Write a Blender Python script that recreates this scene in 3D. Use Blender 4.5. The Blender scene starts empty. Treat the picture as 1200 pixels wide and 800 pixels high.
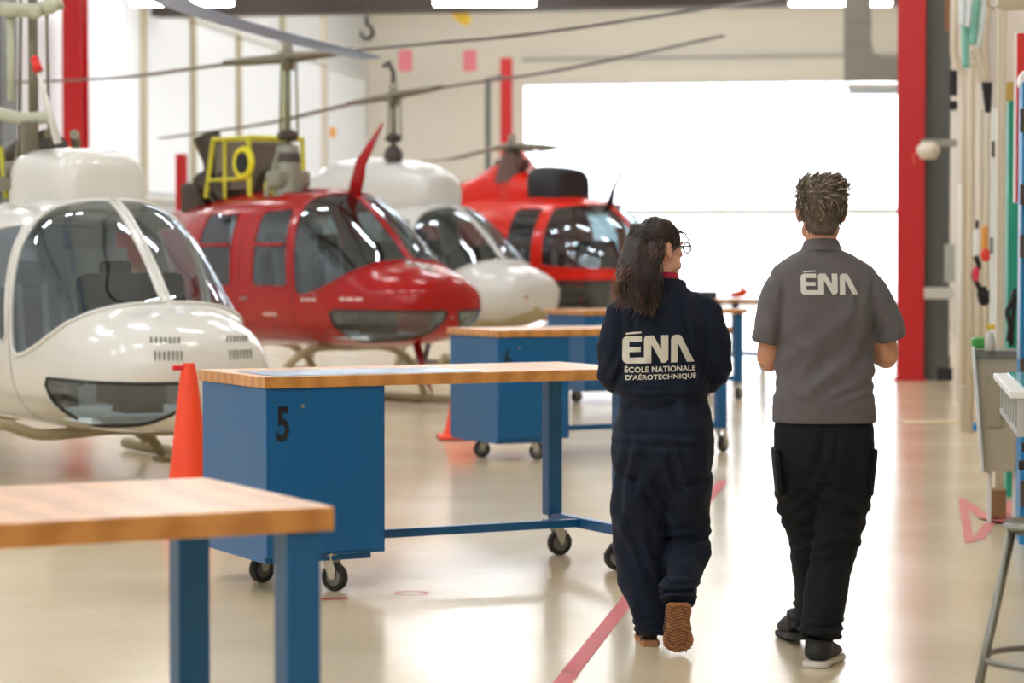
import bpy, bmesh, math, random
import numpy as np
from mathutils import Vector, Matrix, noise
from mathutils.bvhtree import BVHTree

SC = bpy.context.scene
COL = SC.collection
PI = math.pi
rnd = random.Random(7)

# ------------------------------------------------------------------ camera frame
EYE = 1.46
F = 2833.0
PITCH = math.atan(95.0 / F)
CP, SP = math.cos(PITCH), math.sin(PITCH)

def ray(px, py):
    x, z = (px - 600) / F, (400 - py) / F
    return Vector((x, CP + z * SP, -SP + z * CP))

def on_plane(px, py, h=0.0):
    d = ray(px, py)
    return Vector((0, 0, EYE)) + d * ((h - EYE) / d.z)

def at_depth(px, py, Y):
    d = ray(px, py)
    return Vector((0, 0, EYE)) + d * (Y / d.y)

ROOM = math.radians(8.9)           # the hall's long axis points this far right of the view
RM = Matrix.Rotation(-ROOM, 4, 'Z')

def room(l, z, h=0.0):
    return RM @ Vector((l, z, h))

# ------------------------------------------------------------------ materials
def lin(c):
    return tuple(((v / 255) / 12.92 if v / 255 <= 0.04045 else ((v / 255 + 0.055) / 1.055) ** 2.4) for v in c)

MATS = {}
def mat(name, rgb, rough=0.5, metal=0.0, var=0.06, scale=6.0, bump=0.0, bscale=60.0, coat=0.0, spec=0.5, sheen=0.0, emit=None, stretch=None):
    if name in MATS:
        return MATS[name]
    m = bpy.data.materials.new(name)
    m.use_nodes = True
    nt = m.node_tree
    b = nt.nodes['Principled BSDF']
    col = lin(rgb) + (1,)
    tc = nt.nodes.new('ShaderNodeTexCoord')
    mp = nt.nodes.new('ShaderNodeMapping')
    nt.links.new(tc.outputs['Object'], mp.inputs['Vector'])
    if stretch:
        mp.inputs['Scale'].default_value = stretch
    ns = nt.nodes.new('ShaderNodeTexNoise')
    ns.inputs['Scale'].default_value = scale
    ns.inputs['Detail'].default_value = 4
    nt.links.new(mp.outputs['Vector'], ns.inputs['Vector'])
    mx = nt.nodes.new('ShaderNodeMix')
    mx.data_type = 'RGBA'
    mx.inputs['A'].default_value = tuple(v * (1 - var) for v in col[:3]) + (1,)
    mx.inputs['B'].default_value = tuple(min(1, v * (1 + var)) for v in col[:3]) + (1,)
    nt.links.new(ns.outputs['Fac'], mx.inputs['Factor'])
    nt.links.new(mx.outputs['Result'], b.inputs['Base Color'])
    b.inputs['Roughness'].default_value = rough
    b.inputs['Metallic'].default_value = metal
    b.inputs['Coat Weight'].default_value = coat
    b.inputs['Coat Roughness'].default_value = 0.06
    b.inputs['Specular IOR Level'].default_value = spec
    b.inputs['Sheen Weight'].default_value = sheen
    if emit:
        b.inputs['Emission Color'].default_value = lin(rgb) + (1,)
        b.inputs['Emission Strength'].default_value = emit
    if bump > 0:
        bn = nt.nodes.new('ShaderNodeTexNoise')
        bn.inputs['Scale'].default_value = bscale
        bn.inputs['Detail'].default_value = 3
        nt.links.new(mp.outputs['Vector'], bn.inputs['Vector'])
        bp = nt.nodes.new('ShaderNodeBump')
        bp.inputs['Strength'].default_value = bump
        bp.inputs['Distance'].default_value = 0.01
        nt.links.new(bn.outputs['Fac'], bp.inputs['Height'])
        nt.links.new(bp.outputs['Normal'], b.inputs['Normal'])
    MATS[name] = m
    return m

def glass_mat(name, tint=(0.72, 0.82, 0.86), refl=0.12):
    if name in MATS:
        return MATS[name]
    m = bpy.data.materials.new(name)
    m.use_nodes = True
    nt = m.node_tree
    nt.nodes.clear()
    out = nt.nodes.new('ShaderNodeOutputMaterial')
    tr = nt.nodes.new('ShaderNodeBsdfTransparent')
    tr.inputs['Color'].default_value = tint + (1,)
    gl = nt.nodes.new('ShaderNodeBsdfGlossy')
    gl.inputs['Roughness'].default_value = 0.03
    gl.inputs['Color'].default_value = (0.80, 0.90, 1, 1)
    fr = nt.nodes.new('ShaderNodeLayerWeight')
    fr.inputs['Blend'].default_value = 0.35
    ns = nt.nodes.new('ShaderNodeTexNoise')
    ns.inputs['Scale'].default_value = 3
    mr = nt.nodes.new('ShaderNodeMapRange')
    mr.inputs['To Min'].default_value = refl * 0.8
    mr.inputs['To Max'].default_value = refl * 1.2
    nt.links.new(ns.outputs['Fac'], mr.inputs['Value'])
    ad = nt.nodes.new('ShaderNodeMath'); ad.operation = 'MULTIPLY_ADD'
    ad.use_clamp = True
    nt.links.new(fr.outputs['Fresnel'], ad.inputs[0])
    ad.inputs[1].default_value = 0.6
    nt.links.new(mr.outputs['Result'], ad.inputs[2])
    mx = nt.nodes.new('ShaderNodeMixShader')
    nt.links.new(ad.outputs[0], mx.inputs[0])
    nt.links.new(tr.outputs[0], mx.inputs[1])
    nt.links.new(gl.outputs[0], mx.inputs[2])
    nt.links.new(mx.outputs[0], out.inputs['Surface'])
    MATS[name] = m
    return m

# ------------------------------------------------------------------ objects
def props(o, label=None, category=None, group=None, kind=None):
    if label: o['label'] = label
    if category: o['category'] = category
    if group: o['group'] = group
    if kind: o['kind'] = kind
    return o

def empty(name, loc=(0, 0, 0), rz=0.0, label=None, category=None, group=None, kind=None):
    o = bpy.data.objects.new(name, None)
    o.location = loc
    o.rotation_euler = (0, 0, rz)
    o.empty_display_size = 0.1
    COL.objects.link(o)
    return props(o, label, category, group, kind)

def link(name, me, m, parent=None, loc=None, rz=0.0, smooth=False):
    o = bpy.data.objects.new(name, me)
    COL.objects.link(o)
    if m is not None and not me.materials:
        me.materials.append(m)
    if smooth:
        for p in me.polygons: p.use_smooth = True
    if parent is not None:
        o.parent = parent
    if loc is not None:
        o.location = loc
    o.rotation_euler = (0, 0, rz)
    return o

def bobj(name, bm, m, parent=None, loc=None, rz=0.0, smooth=False, auto=None):
    bmesh.ops.recalc_face_normals(bm, faces=bm.faces)
    me = bpy.data.meshes.new(name)
    if auto is not None:
        for f in bm.faces: f.smooth = True
        for e in bm.edges:
            if len(e.link_faces) == 2 and e.calc_face_angle(0) > math.radians(auto):
                e.smooth = False
    bm.to_mesh(me); bm.free()
    return link(name, me, m, parent, loc, rz, smooth)

def copy_tree(o, parent=None):
    c = o.copy(); COL.objects.link(c)
    if parent is not None: c.parent = parent
    for ch in list(o.children):
        copy_tree(ch, c)
    return c

# ------------------------------------------------------------------ shapes
def NB():
    return bmesh.new()

def box(bm, c, s, bev=0.0, rz=0.0, rx=0.0, ry=0.0):
    t = bmesh.new()
    bmesh.ops.create_cube(t, size=1)
    bmesh.ops.scale(t, vec=s, verts=t.verts)
    if bev > 0:
        bmesh.ops.bevel(t, geom=list(t.edges), offset=min(bev, min(s) * 0.45), segments=2, affect='EDGES', profile=0.6)
    M = Matrix.Translation(c) @ Matrix.Rotation(rz, 4, 'Z') @ Matrix.Rotation(ry, 4, 'Y') @ Matrix.Rotation(rx, 4, 'X')
    bmesh.ops.transform(t, matrix=M, verts=t.verts)
    merge(bm, t)
    return bm

def merge(bm, t):
    me = bpy.data.meshes.new('tmp')
    t.to_mesh(me); t.free()
    bm.from_mesh(me)
    bpy.data.meshes.remove(me)

def lathe(bm, prof, c=(0, 0, 0), axis='Z', n=24, M=None):
    """prof: list of (r, h)"""
    rings = []
    t = bmesh.new()
    for r, h in prof:
        if r < 1e-5:
            rings.append([t.verts.new((0, 0, h))])
        else:
            rings.append([t.verts.new((r * math.cos(2 * PI * k / n), r * math.sin(2 * PI * k / n), h)) for k in range(n)])
    for a, b in zip(rings, rings[1:]):
        for k in range(n):
            k2 = (k + 1) % n
            if len(a) == 1 and len(b) == 1: continue
            if len(a) == 1: t.faces.new((a[0], b[k], b[k2]))
            elif len(b) == 1: t.faces.new((a[k], b[0], a[k2]))
            else: t.faces.new((a[k], b[k], b[k2], a[k2]))
    R = Matrix.Identity(4)
    if axis == 'X': R = Matrix.Rotation(PI / 2, 4, 'Y')
    if axis == 'Y': R = Matrix.Rotation(-PI / 2, 4, 'X')
    bmesh.ops.transform(t, matrix=Matrix.Translation(c) @ (M or R), verts=t.verts)
    merge(bm, t)
    return bm

def frames(pts, ref=None):
    pts = [Vector(p) for p in pts]
    T = []
    for i in range(len(pts)):
        a = pts[max(0, i - 1)]; b = pts[min(len(pts) - 1, i + 1)]
        d = b - a
        if d.length < 1e-9: d = Vector((0, 0, 1))
        T.append(d.normalized())
    out = []
    u = Vector(ref) if ref is not None else (Vector((1, 0, 0)) if abs(T[0].x) < 0.8 else Vector((0, 1, 0)))
    for i, t in enumerate(T):
        base = Vector(ref) if ref is not None else u
        u = (base - t * base.dot(t))
        if u.length < 1e-5: u = t.orthogonal()
        u.normalize()
        out.append((pts[i], u, t.cross(u).normalized()))
    return out

def tube(bm, pts, r, n=12, r2=None, ref=None, caps=True, closed=False, power=2.0):
    """swept tube; r / r2: number or list (half sizes along u and v)"""
    fr = frames(pts, ref)
    N = len(pts)
    ru = r if isinstance(r, (list, tuple)) else [r] * N
    rv = ru if r2 is None else (r2 if isinstance(r2, (list, tuple)) else [r2] * N)
    rings = []
    for i, (p, u, v) in enumerate(fr):
        ring = []
        for k in range(n):
            a = 2 * PI * k / n
            ca, sa = math.cos(a), math.sin(a)
            if power != 2.0:
                ca = math.copysign(abs(ca) ** (2 / power), ca); sa = math.copysign(abs(sa) ** (2 / power), sa)
            ring.append(bm.verts.new(p + u * (ca * ru[i]) + v * (sa * rv[i])))
        rings.append(ring)
    pairs = list(zip(rings, rings[1:]))
    if closed: pairs.append((rings[-1], rings[0]))
    for a, b in pairs:
        for k in range(n):
            k2 = (k + 1) % n
            bm.faces.new((a[k], a[k2], b[k2], b[k]))
    if caps and not closed:
        bm.faces.new(rings[0][::-1]); bm.faces.new(rings[-1])
    return bm

def ball(bm, c, s, M=None, seg=20):
    t = bmesh.new()
    bmesh.ops.create_uvsphere(t, u_segments=seg, v_segments=max(8, seg // 2), radius=1)
    S = Matrix.Diagonal((s[0], s[1], s[2], 1))
    bmesh.ops.transform(t, matrix=Matrix.Translation(c) @ (M or Matrix.Identity(4)) @ S, verts=t.verts)
    merge(bm, t)

def crom(P, k=8, closed=False):
    """Catmull-Rom through tuples of numbers"""
    A = [np.array(p, float) for p in P]
    out = []
    n = len(A)
    for i in range(n - 1):
        p0 = A[i - 1] if i > 0 else A[0] * 2 - A[1]
        p3 = A[i + 2] if i + 2 < n else A[-1] * 2 - A[-2]
        p1, p2 = A[i], A[i + 1]
        for j in range(k):
            t = j / k
            out.append(0.5 * (2 * p1 + (p2 - p0) * t + (2 * p0 - 5 * p1 + 4 * p2 - p3) * t * t + (3 * p1 - p0 - 3 * p2 + p3) * t ** 3))
    out.append(A[-1])
    return [tuple(float(v) for v in q) for q in out]

def poly_prism(bm, pts2, depth, M):
    """extruded polygon: pts2 in local XY, thickness along Z"""
    t = bmesh.new()
    lo = [t.verts.new((x, y, 0)) for x, y in pts2]
    f = t.faces.new(lo)
    r = bmesh.ops.extrude_face_region(t, geom=[f])
    vs = [e for e in r['geom'] if isinstance(e, bmesh.types.BMVert)]
    bmesh.ops.translate(t, vec=(0, 0, depth), verts=vs)
    bmesh.ops.transform(t, matrix=M, verts=t.verts)
    merge(bm, t)

def remesh(bm, voxel, smooth_it=3, fac=0.5):
    """union of closed pieces -> one continuous surface"""
    me = bpy.data.meshes.new('tmp'); bm.to_mesh(me); bm.free()
    o = bpy.data.objects.new('tmp', me); COL.objects.link(o)
    md = o.modifiers.new('r', 'REMESH'); md.mode = 'VOXEL'; md.voxel_size = voxel; md.use_smooth_shade = True
    if smooth_it:
        ms = o.modifiers.new('s', 'SMOOTH'); ms.factor = fac; ms.iterations = smooth_it
    dg = bpy.context.evaluated_depsgraph_get()
    me2 = bpy.data.meshes.new_from_object(o.evaluated_get(dg))
    bpy.data.objects.remove(o); bpy.data.meshes.remove(me)
    for p in me2.polygons: p.use_smooth = True
    return me2

def displace(me, fn):
    me.update()
    n = len(me.vertices)
    no = [v.normal.copy() for v in me.vertices]
    for i in range(n):
        v = me.vertices[i]
        d = fn(v.co, no[i])
        if d: v.co = v.co + no[i] * d
    me.update()
EMIT_TUBE = 46.0
WORLD_STR = 3.0
EXPO = 0.43
HEAD1 = 30.0
HEAD2 = 41.0
HEAD3 = 41.0
HEAD4 = 47.0
EMIT_PANE = 0.06
# ================================================================== THE SETTING
def floor_mat():
    m = bpy.data.materials.new('epoxy_floor'); m.use_nodes = True
    nt = m.node_tree; b = nt.nodes['Principled BSDF']
    tc = nt.nodes.new('ShaderNodeTexCoord')
    n1 = nt.nodes.new('ShaderNodeTexNoise'); n1.inputs['Scale'].default_value = 0.8; n1.inputs['Detail'].default_value = 6
    n2 = nt.nodes.new('ShaderNodeTexNoise'); n2.inputs['Scale'].default_value = 14; n2.inputs['Detail'].default_value = 5
    nt.links.new(tc.outputs['Object'], n1.inputs['Vector']); nt.links.new(tc.outputs['Object'], n2.inputs['Vector'])
    r = nt.nodes.new('ShaderNodeValToRGB')
    r.color_ramp.elements[0].position = 0.3; r.color_ramp.elements[0].color = lin((224, 204, 168)) + (1,)
    r.color_ramp.elements[1].position = 0.7; r.color_ramp.elements[1].color = lin((232, 215, 184)) + (1,)
    nt.links.new(n1.outputs['Fac'], r.inputs['Fac'])
    nt.links.new(r.outputs['Color'], b.inputs['Base Color'])
    mr = nt.nodes.new('ShaderNodeMapRange')
    mr.inputs['To Min'].default_value = 0.13; mr.inputs['To Max'].default_value = 0.26
    nt.links.new(n1.outputs['Fac'], mr.inputs['Value'])
    nt.links.new(mr.outputs['Result'], b.inputs['Roughness'])
    bp = nt.nodes.new('ShaderNodeBump'); bp.inputs['Strength'].default_value = 0.12; bp.inputs['Distance'].default_value = 0.01
    nt.links.new(n2.outputs['Fac'], bp.inputs['Height']); nt.links.new(bp.outputs['Normal'], b.inputs['Normal'])
    b.inputs['Specular IOR Level'].default_value = 0.5
    b.inputs['Coat Weight'].default_value = 0.1; b.inputs['Coat Roughness'].default_value = 0.15
    return m

WHITE_WALL = mat('white_wall_paint', (216, 218, 220), 0.6, var=0.03, scale=1.5)
BEIGE_WALL = mat('beige_wall_paint', (234, 229, 216), 0.6, var=0.03, scale=1.5)
RED_STEEL = mat('red_painted_steel', (200, 18, 22), 0.45, var=0.05)
GREY_STEEL = mat('grey_painted_steel', (96, 98, 94), 0.5, var=0.06)
DARK_STEEL = mat('dark_brown_steel', (70, 60, 54), 0.6, var=0.1)
OFFWHITE = mat('cream_paint', (214, 204, 184), 0.5, var=0.05)

LW, ZF, RW, ZN, HC = -17.0, 78.0, 1.2, -4.0, 10.6

def struct(name, bm, m, label=None, auto=None):
    o = bobj(name, bm, m, None, None, -ROOM, auto=auto)
    return props(o, kind='structure')

b = NB(); box(b, ((LW + RW) / 2, (ZF + ZN) / 2, -0.1), (RW - LW + .6, ZF - ZN + .6, 0.2)); struct('floor', b, floor_mat())
b = NB(); box(b, ((LW + RW) / 2, (ZF + ZN) / 2, HC + .1), (RW - LW + .6, ZF - ZN + .6, 0.2)); struct('ceiling', b, mat('ceiling_paint', (225, 224, 220), 0.8))
b = NB(); box(b, (LW - .15, (ZF + ZN) / 2, HC / 2), (.3, ZF - ZN + .6, HC)); struct('wall_left', b, WHITE_WALL)
b = NB(); box(b, (RW + .15, (ZF + ZN) / 2, HC / 2), (.3, ZF - ZN + .6, HC)); struct('wall_right', b, mat('tan_wall_paint', (196, 182, 160), .6))
b = NB(); box(b, ((LW + RW) / 2, ZN - .15, HC / 2), (RW - LW, .3, HC)); struct('wall_back', b, WHITE_WALL)
# far wall with the big hangar door opening (lateral -8.9 .. 1.2, up to 7.15 m)
DL, DR, DH = -11.85, 1.1, 7.25
b = NB()
box(b, ((LW + DL) / 2, ZF + .15, HC / 2), (DL - LW, .3, HC))
box(b, ((DL + DR) / 2, ZF + .15, (HC + DH) / 2), (DR - DL, .3, HC - DH))
box(b, ((DR + RW) / 2, ZF + .15, HC / 2), (RW - DR, .3, HC))
struct('wall_front', b, BEIGE_WALL)
# ledge above door
b = NB(); box(b, ((DL + RW) / 2, ZF - .08, 7.98), (RW - DL, .16, .07)); struct('trim_1', b, mat('ledge_grey', (176, 176, 172), 0.5))
# glazed hangar door: frame bars and panes
b = NB()
for zz, hh in ((0.06, .11), (3.02, .2), (DH - .06, .11)):
    box(b, ((DL + DR) / 2, ZF + .1, zz), (DR - DL, .09, hh))
for k in range(5):
    x = DL + (DR - DL) * k / 4
    box(b, (x, ZF + .1, DH / 2), (.06, .07, DH))
struct('door_frame_1', b, mat('door_bar_white', (235, 235, 235), 0.5))
b = NB(); box(b, ((DL + DR) / 2, ZF + .1, DH / 2), (DR - DL, .01, DH))
gd = struct('door_1', b, glass_mat('door_glazing', (0.97, 0.98, 1.0), 0.02))
# snow-bright apron outside
b = NB(); box(b, ((DL + DR) / 2, ZF + 31, -0.12), (90, 60, 0.2)); struct('ground', b, mat('bright_apron', (240, 242, 245), 0.7))

# left wall: mullions / pilasters between the white panels
MULL = mat('mullion_olive', (188, 180, 150), 0.6)
for i, z in enumerate((38.2, 41.6, 45.2, 49.3, 53.6, 57.6, 61.8, 66.5, 71.5)):
    b = NB()
    w = .5 if i in (1, 8) else .26
    box(b, (LW + .06, z, HC / 2), (.12, w, HC), .01)
    struct('wall_pilaster_%d' % (i + 1), b, MULL if i not in (1, 8) else OFFWHITE)
b = NB(); box(b, (LW + .08, 57, 2.9), (.16, 40, .1)); box(b, (LW + .08, 57, 7.4), (.16, 40, .1)); struct('trim_2', b, mat('rail_white', (226, 226, 222), .5))

# frosted daylight panes of the left wall, one per bay
FROST = mat('frosted_daylight_pane', (236, 240, 246), .4, emit=EMIT_PANE)
bays = [38.2, 41.6, 45.2, 49.3, 53.6, 57.6, 61.8, 66.5, 71.5, 77.6]
for i, (za, zb) in enumerate(zip(bays, bays[1:])):
    b = NB(); box(b, (LW + .015, (za + zb) / 2, 5.2), (.03, zb - za - .3, 4.3)); struct('window_%d' % (i + 1), b, FROST)

def column(pos, wx, wy, h, m, name, label):
    b = NB()
    # H section column
    box(b, (0, -wy / 2 + .01, h / 2), (wx, .02, h)); box(b, (0, wy / 2 - .01, h / 2), (wx, .02, h)); box(b, (0, 0, h / 2), (.02, wy - .03, h))
    box(b, (0, 0, .012), (wx + .06, wy + .06, .024))
    o = bobj(name, b, m, None, pos, -ROOM)
    props(o, label, 'column', kind='structure')
    return o

# red columns
column(room(.235, 29.9), .33, .33, HC, RED_STEEL, 'column', 'wide bright red steel column rising beside the grey pier and hangar door')
p = room(LW + .55, 47.5); column(p, .42, .42, HC, RED_STEEL, 'column', 'red steel column on the left wall behind the white helicopter mast')
p = at_depth(593.5, 300, 75.5); p.z = 0; column(p, .34, .3, 7.75, RED_STEEL, 'column', 'thin red column beside the left edge of the hangar door')
p = at_depth(213, 250, 50.0); p.z = 0; column(p, .2, .2, 3.65, RED_STEEL, 'column', 'short red post behind the roof of the white helicopter')
# grey pier beside the red column
b = NB(); box(b, (.555, 30.2, HC / 2), (.31, .5, HC), .01); box(b, (.555, 29.95, .15), (.34, .06, .3), .01); struct('wall_pier_1', b, GREY_STEEL)
b = NB(); box(b, (LW + .25, 43.9, HC / 2), (.5, .9, HC), .01); struct('wall_pier_2', b, GREY_STEEL)
b = NB(); box(b, (LW + .3, 41.6, HC / 2), (.6, .9, HC), .01); struct('wall_pier_3', b, OFFWHITE)

# ceiling beam across the hall
b = NB()
zb = 54.6
box(b, ((LW + RW) / 2, zb, 7.4), (RW - LW, .5, .46))
box(b, ((LW + RW) / 2, zb, 7.16), (RW - LW, .7, .05))
struct('ceiling_beam', b, DARK_STEEL)
for k, zb in enumerate((8, 20, 31, 43)):
    b = NB(); box(b, ((LW + RW) / 2, zb, 8.6), (RW - LW, .3, .5)); struct('ceiling_beam_%d' % (k + 2), b, DARK_STEEL)
for k, l in enumerate((-13.5, -5.5)):
    b = NB(); box(b, (l, 27, 8.2), (.25, 53, .3)); struct('ceiling_joist_%d' % (k + 1), b, DARK_STEEL)

# ------------------------------------------------------------------ lamps
TUBE = mat('lamp_tube_glow', (243, 247, 252), 0.3, emit=EMIT_TUBE)
HOUSING = mat('lamp_housing', (225, 225, 222), 0.5)
def tube_lamp(pos, L, label, group=None, rz=0.0):
    e = empty('ceiling_lamp', pos, rz, label, 'lamp', group)
    b = NB(); box(b, (0, 0, .07), (L + .06, .2, .06), .01)
    bobj('housing', b, HOUSING, e)
    b = NB(); box(b, (0, 0, 0), (L, .17, .075), .03)
    bobj('diffuser', b, TUBE, e)
    b = NB()
    for s in (-1, 1): tube(b, [(s * L * .35, 0, .1), (s * L * .35, 0, .9)], .006, 6)
    tube(b, [(-L * .35, 0, .9), (L * .35, 0, .9)], .006, 6)
    bobj('hanger', b, DARK_STEEL, e)
    return e
for px, side in ((213, 'left'), (568, 'middle'), (985, 'right')):
    p = at_depth(px, 4, 52.8)
    tube_lamp(p, 2.2, {'left': 'long white tube lamp under the dark beam above the white helicopter',
                       'middle': 'long white tube lamp under the dark beam, above the yellow hoist',
                       'right': 'long white tube lamp under the dark beam beside the grey duct'}[side])
GL = 'white tube lamps hung above the hall'
for zz in (-3, 2, 7.5, 13, 18.5, 24, 29.5, 35, 41):  # first row, behind the camera, is added to brighten the near floor
    for l in (-15, -11.4, -7.8, -4.2, -.7):
        p = room(l, zz, 7.7)
        tube_lamp(p, 1.5, 'unseen white tube lamp added high up to brighten the far wall', GL, -ROOM)
for zz in (48, 58, 64, 70):  # extra rows above the view, added because the far wall was dim
    for l in (-14.5, -11, -7.5, -4, -.8):
        tube_lamp(room(l, zz, 9.3), 1.5, 'unseen white tube lamp added high up to brighten the far wall', GL, -ROOM)

# ------------------------------------------------------------------ duct, fixtures, signs on far wall
b = NB()
Dd = 40.0
def pd(px, py, Y=Dd): return at_depth(px, py, Y)
a0, a1 = pd(1005, -60), pd(1005, 80)
tube(b, [pd(1005, -60), pd(1005, 62), pd(1005.5, 72), pd(1016, 80), pd(1026, 80.5), pd(1062, 80.5)], .22, 4, r2=.2, ref=(0, 1, 0))
DUCT = mat('galvanised_duct', (150, 148, 142), 0.45, 0.5)
b.free(); b = NB()
W = 15.5
P2 = [(989, -60), (1021, -60), (1021, 50), (1024, 62), (1034, 66), (1066, 66), (1066, 96), (989, 96)]
lo = [b.verts.new(pd(x, y, Dd)) for x, y in P2]; hi = [b.verts.new(pd(x, y, Dd + .5) ) for x, y in P2]
b.faces.new(lo); b.faces.new(hi[::-1])
for k in range(len(lo)):
    k2 = (k + 1) % len(lo); b.faces.new((lo[k], hi[k], hi[k2], lo[k2]))
for yy in (26, 50):
    q = pd(1005, yy, Dd - .01); box(b, q, (.47, .04, .03))
d = bobj('air_duct', b, DUCT); props(d, 'grey sheet metal air duct bending right behind the red column', 'air duct')
q = pd(1028, 105, 44)
e = empty('wall_lamp', q, 0, 'pale strip lamp hanging under the grey air duct', 'lamp')
b = NB(); box(b, (0, 0, .06), (1.1, .25, .09), .02); bobj('housing', b, HOUSING, e)
b = NB(); box(b, (0, 0, -.04), (1.05, .2, .1), .03); bobj('diffuser', b, mat('dull_diffuser', (196, 206, 216), .4), e)

PINK = mat('pink_sign', (226, 110, 124), .6)
for px, lab in ((475, 'square pink notice on the beige wall beside the corner pilaster'), (550.5, 'square pink notice on the beige wall nearer the thin red column')):
    q = pd(px, 71, 76.2)
    e = empty('wall_sign', q, 0, lab, 'sign')
    b = NB(); box(b, (0, 0, 0), (.42, .03, .66), .006); bobj('board', b, PINK, e)
    b = NB()
    for k in range(4): box(b, (0, -.02, .2 - k * .13), (.3, .01, .04))
    bobj('faded_lines', b, mat('faded_white', (238, 170, 176), .6), e)
q = pd(390, 155, 70); b = NB(); box(b, q, (.18, .05, .3), .02); o = bobj('warning_sign', b, mat('amber', (226, 160, 60), .5)); props(o, 'small amber sign on the white left wall above the mast', 'sign')

# pole in front of the far wall
b = NB(); tube(b, [pd(572, 91, 74), pd(572, 420, 74)], .09, 8); tube(b, [pd(572, 94, 74), pd(590, 90, 74)], .07, 8)
o = bobj('drain_pipe', b, GREY_STEEL); props(o, 'thin dark vertical pipe left of the thin red column', 'pipe')

# yellow hoist and hook
YEL = mat('hoist_yellow', (244, 208, 60), .4)
q = pd(535, 18, 57)
e = empty('hanging_hoist', q, 0, 'yellow overhead hoist under the middle tube lamp', 'hoist')
b = NB(); tube(b, [(-.35, 0, .35), (-.1, 0, .2), (.15, 0, -.05), (.32, 0, -.16)], [.1, .14, .16, .12], 8); bobj('arm', b, YEL, e, smooth=True)
b = NB(); box(b, (-.1, 0, .5), (.5, .3, .35), .04); bobj('motor_housing', b, YEL, e)
q = pd(430, 36, 50)
e = empty('hanging_hook', q, 0, 'black crane hook hanging in front of the left wall', 'hook')
b = NB(); tube(b, [(0, 0, .25), (0, 0, 1.3)], .02, 6); bobj('cable', b, DARK_STEEL, e)
b = NB(); tube(b, [(0, 0, .28), (0, 0, .14), (.1, 0, .06), (.13, 0, -.05), (.06, 0, -.16), (-.06, 0, -.16), (-.13, 0, -.06), (-.12, 0, .02)], [.05, .045, .045, .05, .05, .045, .035, .015], 8)
bobj('hook', b, mat('black_iron', (30, 30, 32), .5), e, smooth=True)

# ------------------------------------------------------------------ floor markings
REDT = mat('red_floor_tape', (196, 66, 72), .5, var=.25, scale=18)
def strip(bm, pts, w, z=.002):
    pts = [Vector(p) for p in pts]
    L, R = [], []
    for i, p in enumerate(pts):
        t = (pts[min(i + 1, len(pts) - 1)] - pts[max(0, i - 1)]).normalized()
        n = Vector((-t.y, t.x, 0)) * w / 2
        L.append(bm.verts.new((p.x + n.x, p.y + n.y, z))); R.append(bm.verts.new((p.x - n.x, p.y - n.y, z)))
    for i in range(len(pts) - 1):
        bm.faces.new((L[i], R[i], R[i + 1], L[i + 1]))
b = NB()
A, B = on_plane(640, 825), on_plane(733, 708)
dirn = (B - A).normalized()
segs = [(-1.5, .62), (.63, 2.6), (2.62, 6.0), (6.02, 8.2)]
for s0, s1 in segs:
    off = Vector((dirn.y, -dirn.x, 0)) * rnd.uniform(-.006, .006)
    strip(b, [A + dirn * s0 + off, A + dirn * s1 + off], .066)
o = bobj('floor_line', b, REDT); props(o, kind='structure')
b = NB()
c = on_plane(482, 695)
strip(b, [c + Vector((.068 * math.cos(a * PI / 12), .068 * math.sin(a * PI / 12), 0)) for a in range(25)], .012)
o = bobj('floor_marking_1', b, REDT); props(o, kind='structure')
b = NB(); strip(b, [on_plane(374, 702), on_plane(407, 700.5)], .05); o = bobj('floor_marking_2', b, REDT); props(o, kind='structure')
b = NB()
PK = mat('faded_red_paint', (222, 120, 116), .5, var=.25, scale=20)
strip(b, [on_plane(1128, 584), on_plane(1136, 636)], .05)
strip(b, [on_plane(1131, 589), on_plane(1158, 609)], .07, .0026)
strip(b, [on_plane(1135, 634), on_plane(1146, 632), on_plane(1160, 613)], .06, .0032)
strip(b, [on_plane(1155, 607), on_plane(1176, 614), on_plane(1190, 588)], .1, .0038)
o = bobj('floor_marking_3', b, PK); props(o, kind='structure')
b = NB(); strip(b, [on_plane(1058, 494), on_plane(1124, 494)], .4); o = bobj('floor_marking_4', b, mat('faded_yellow', (224, 204, 150), .4)); props(o, kind='structure')
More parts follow.
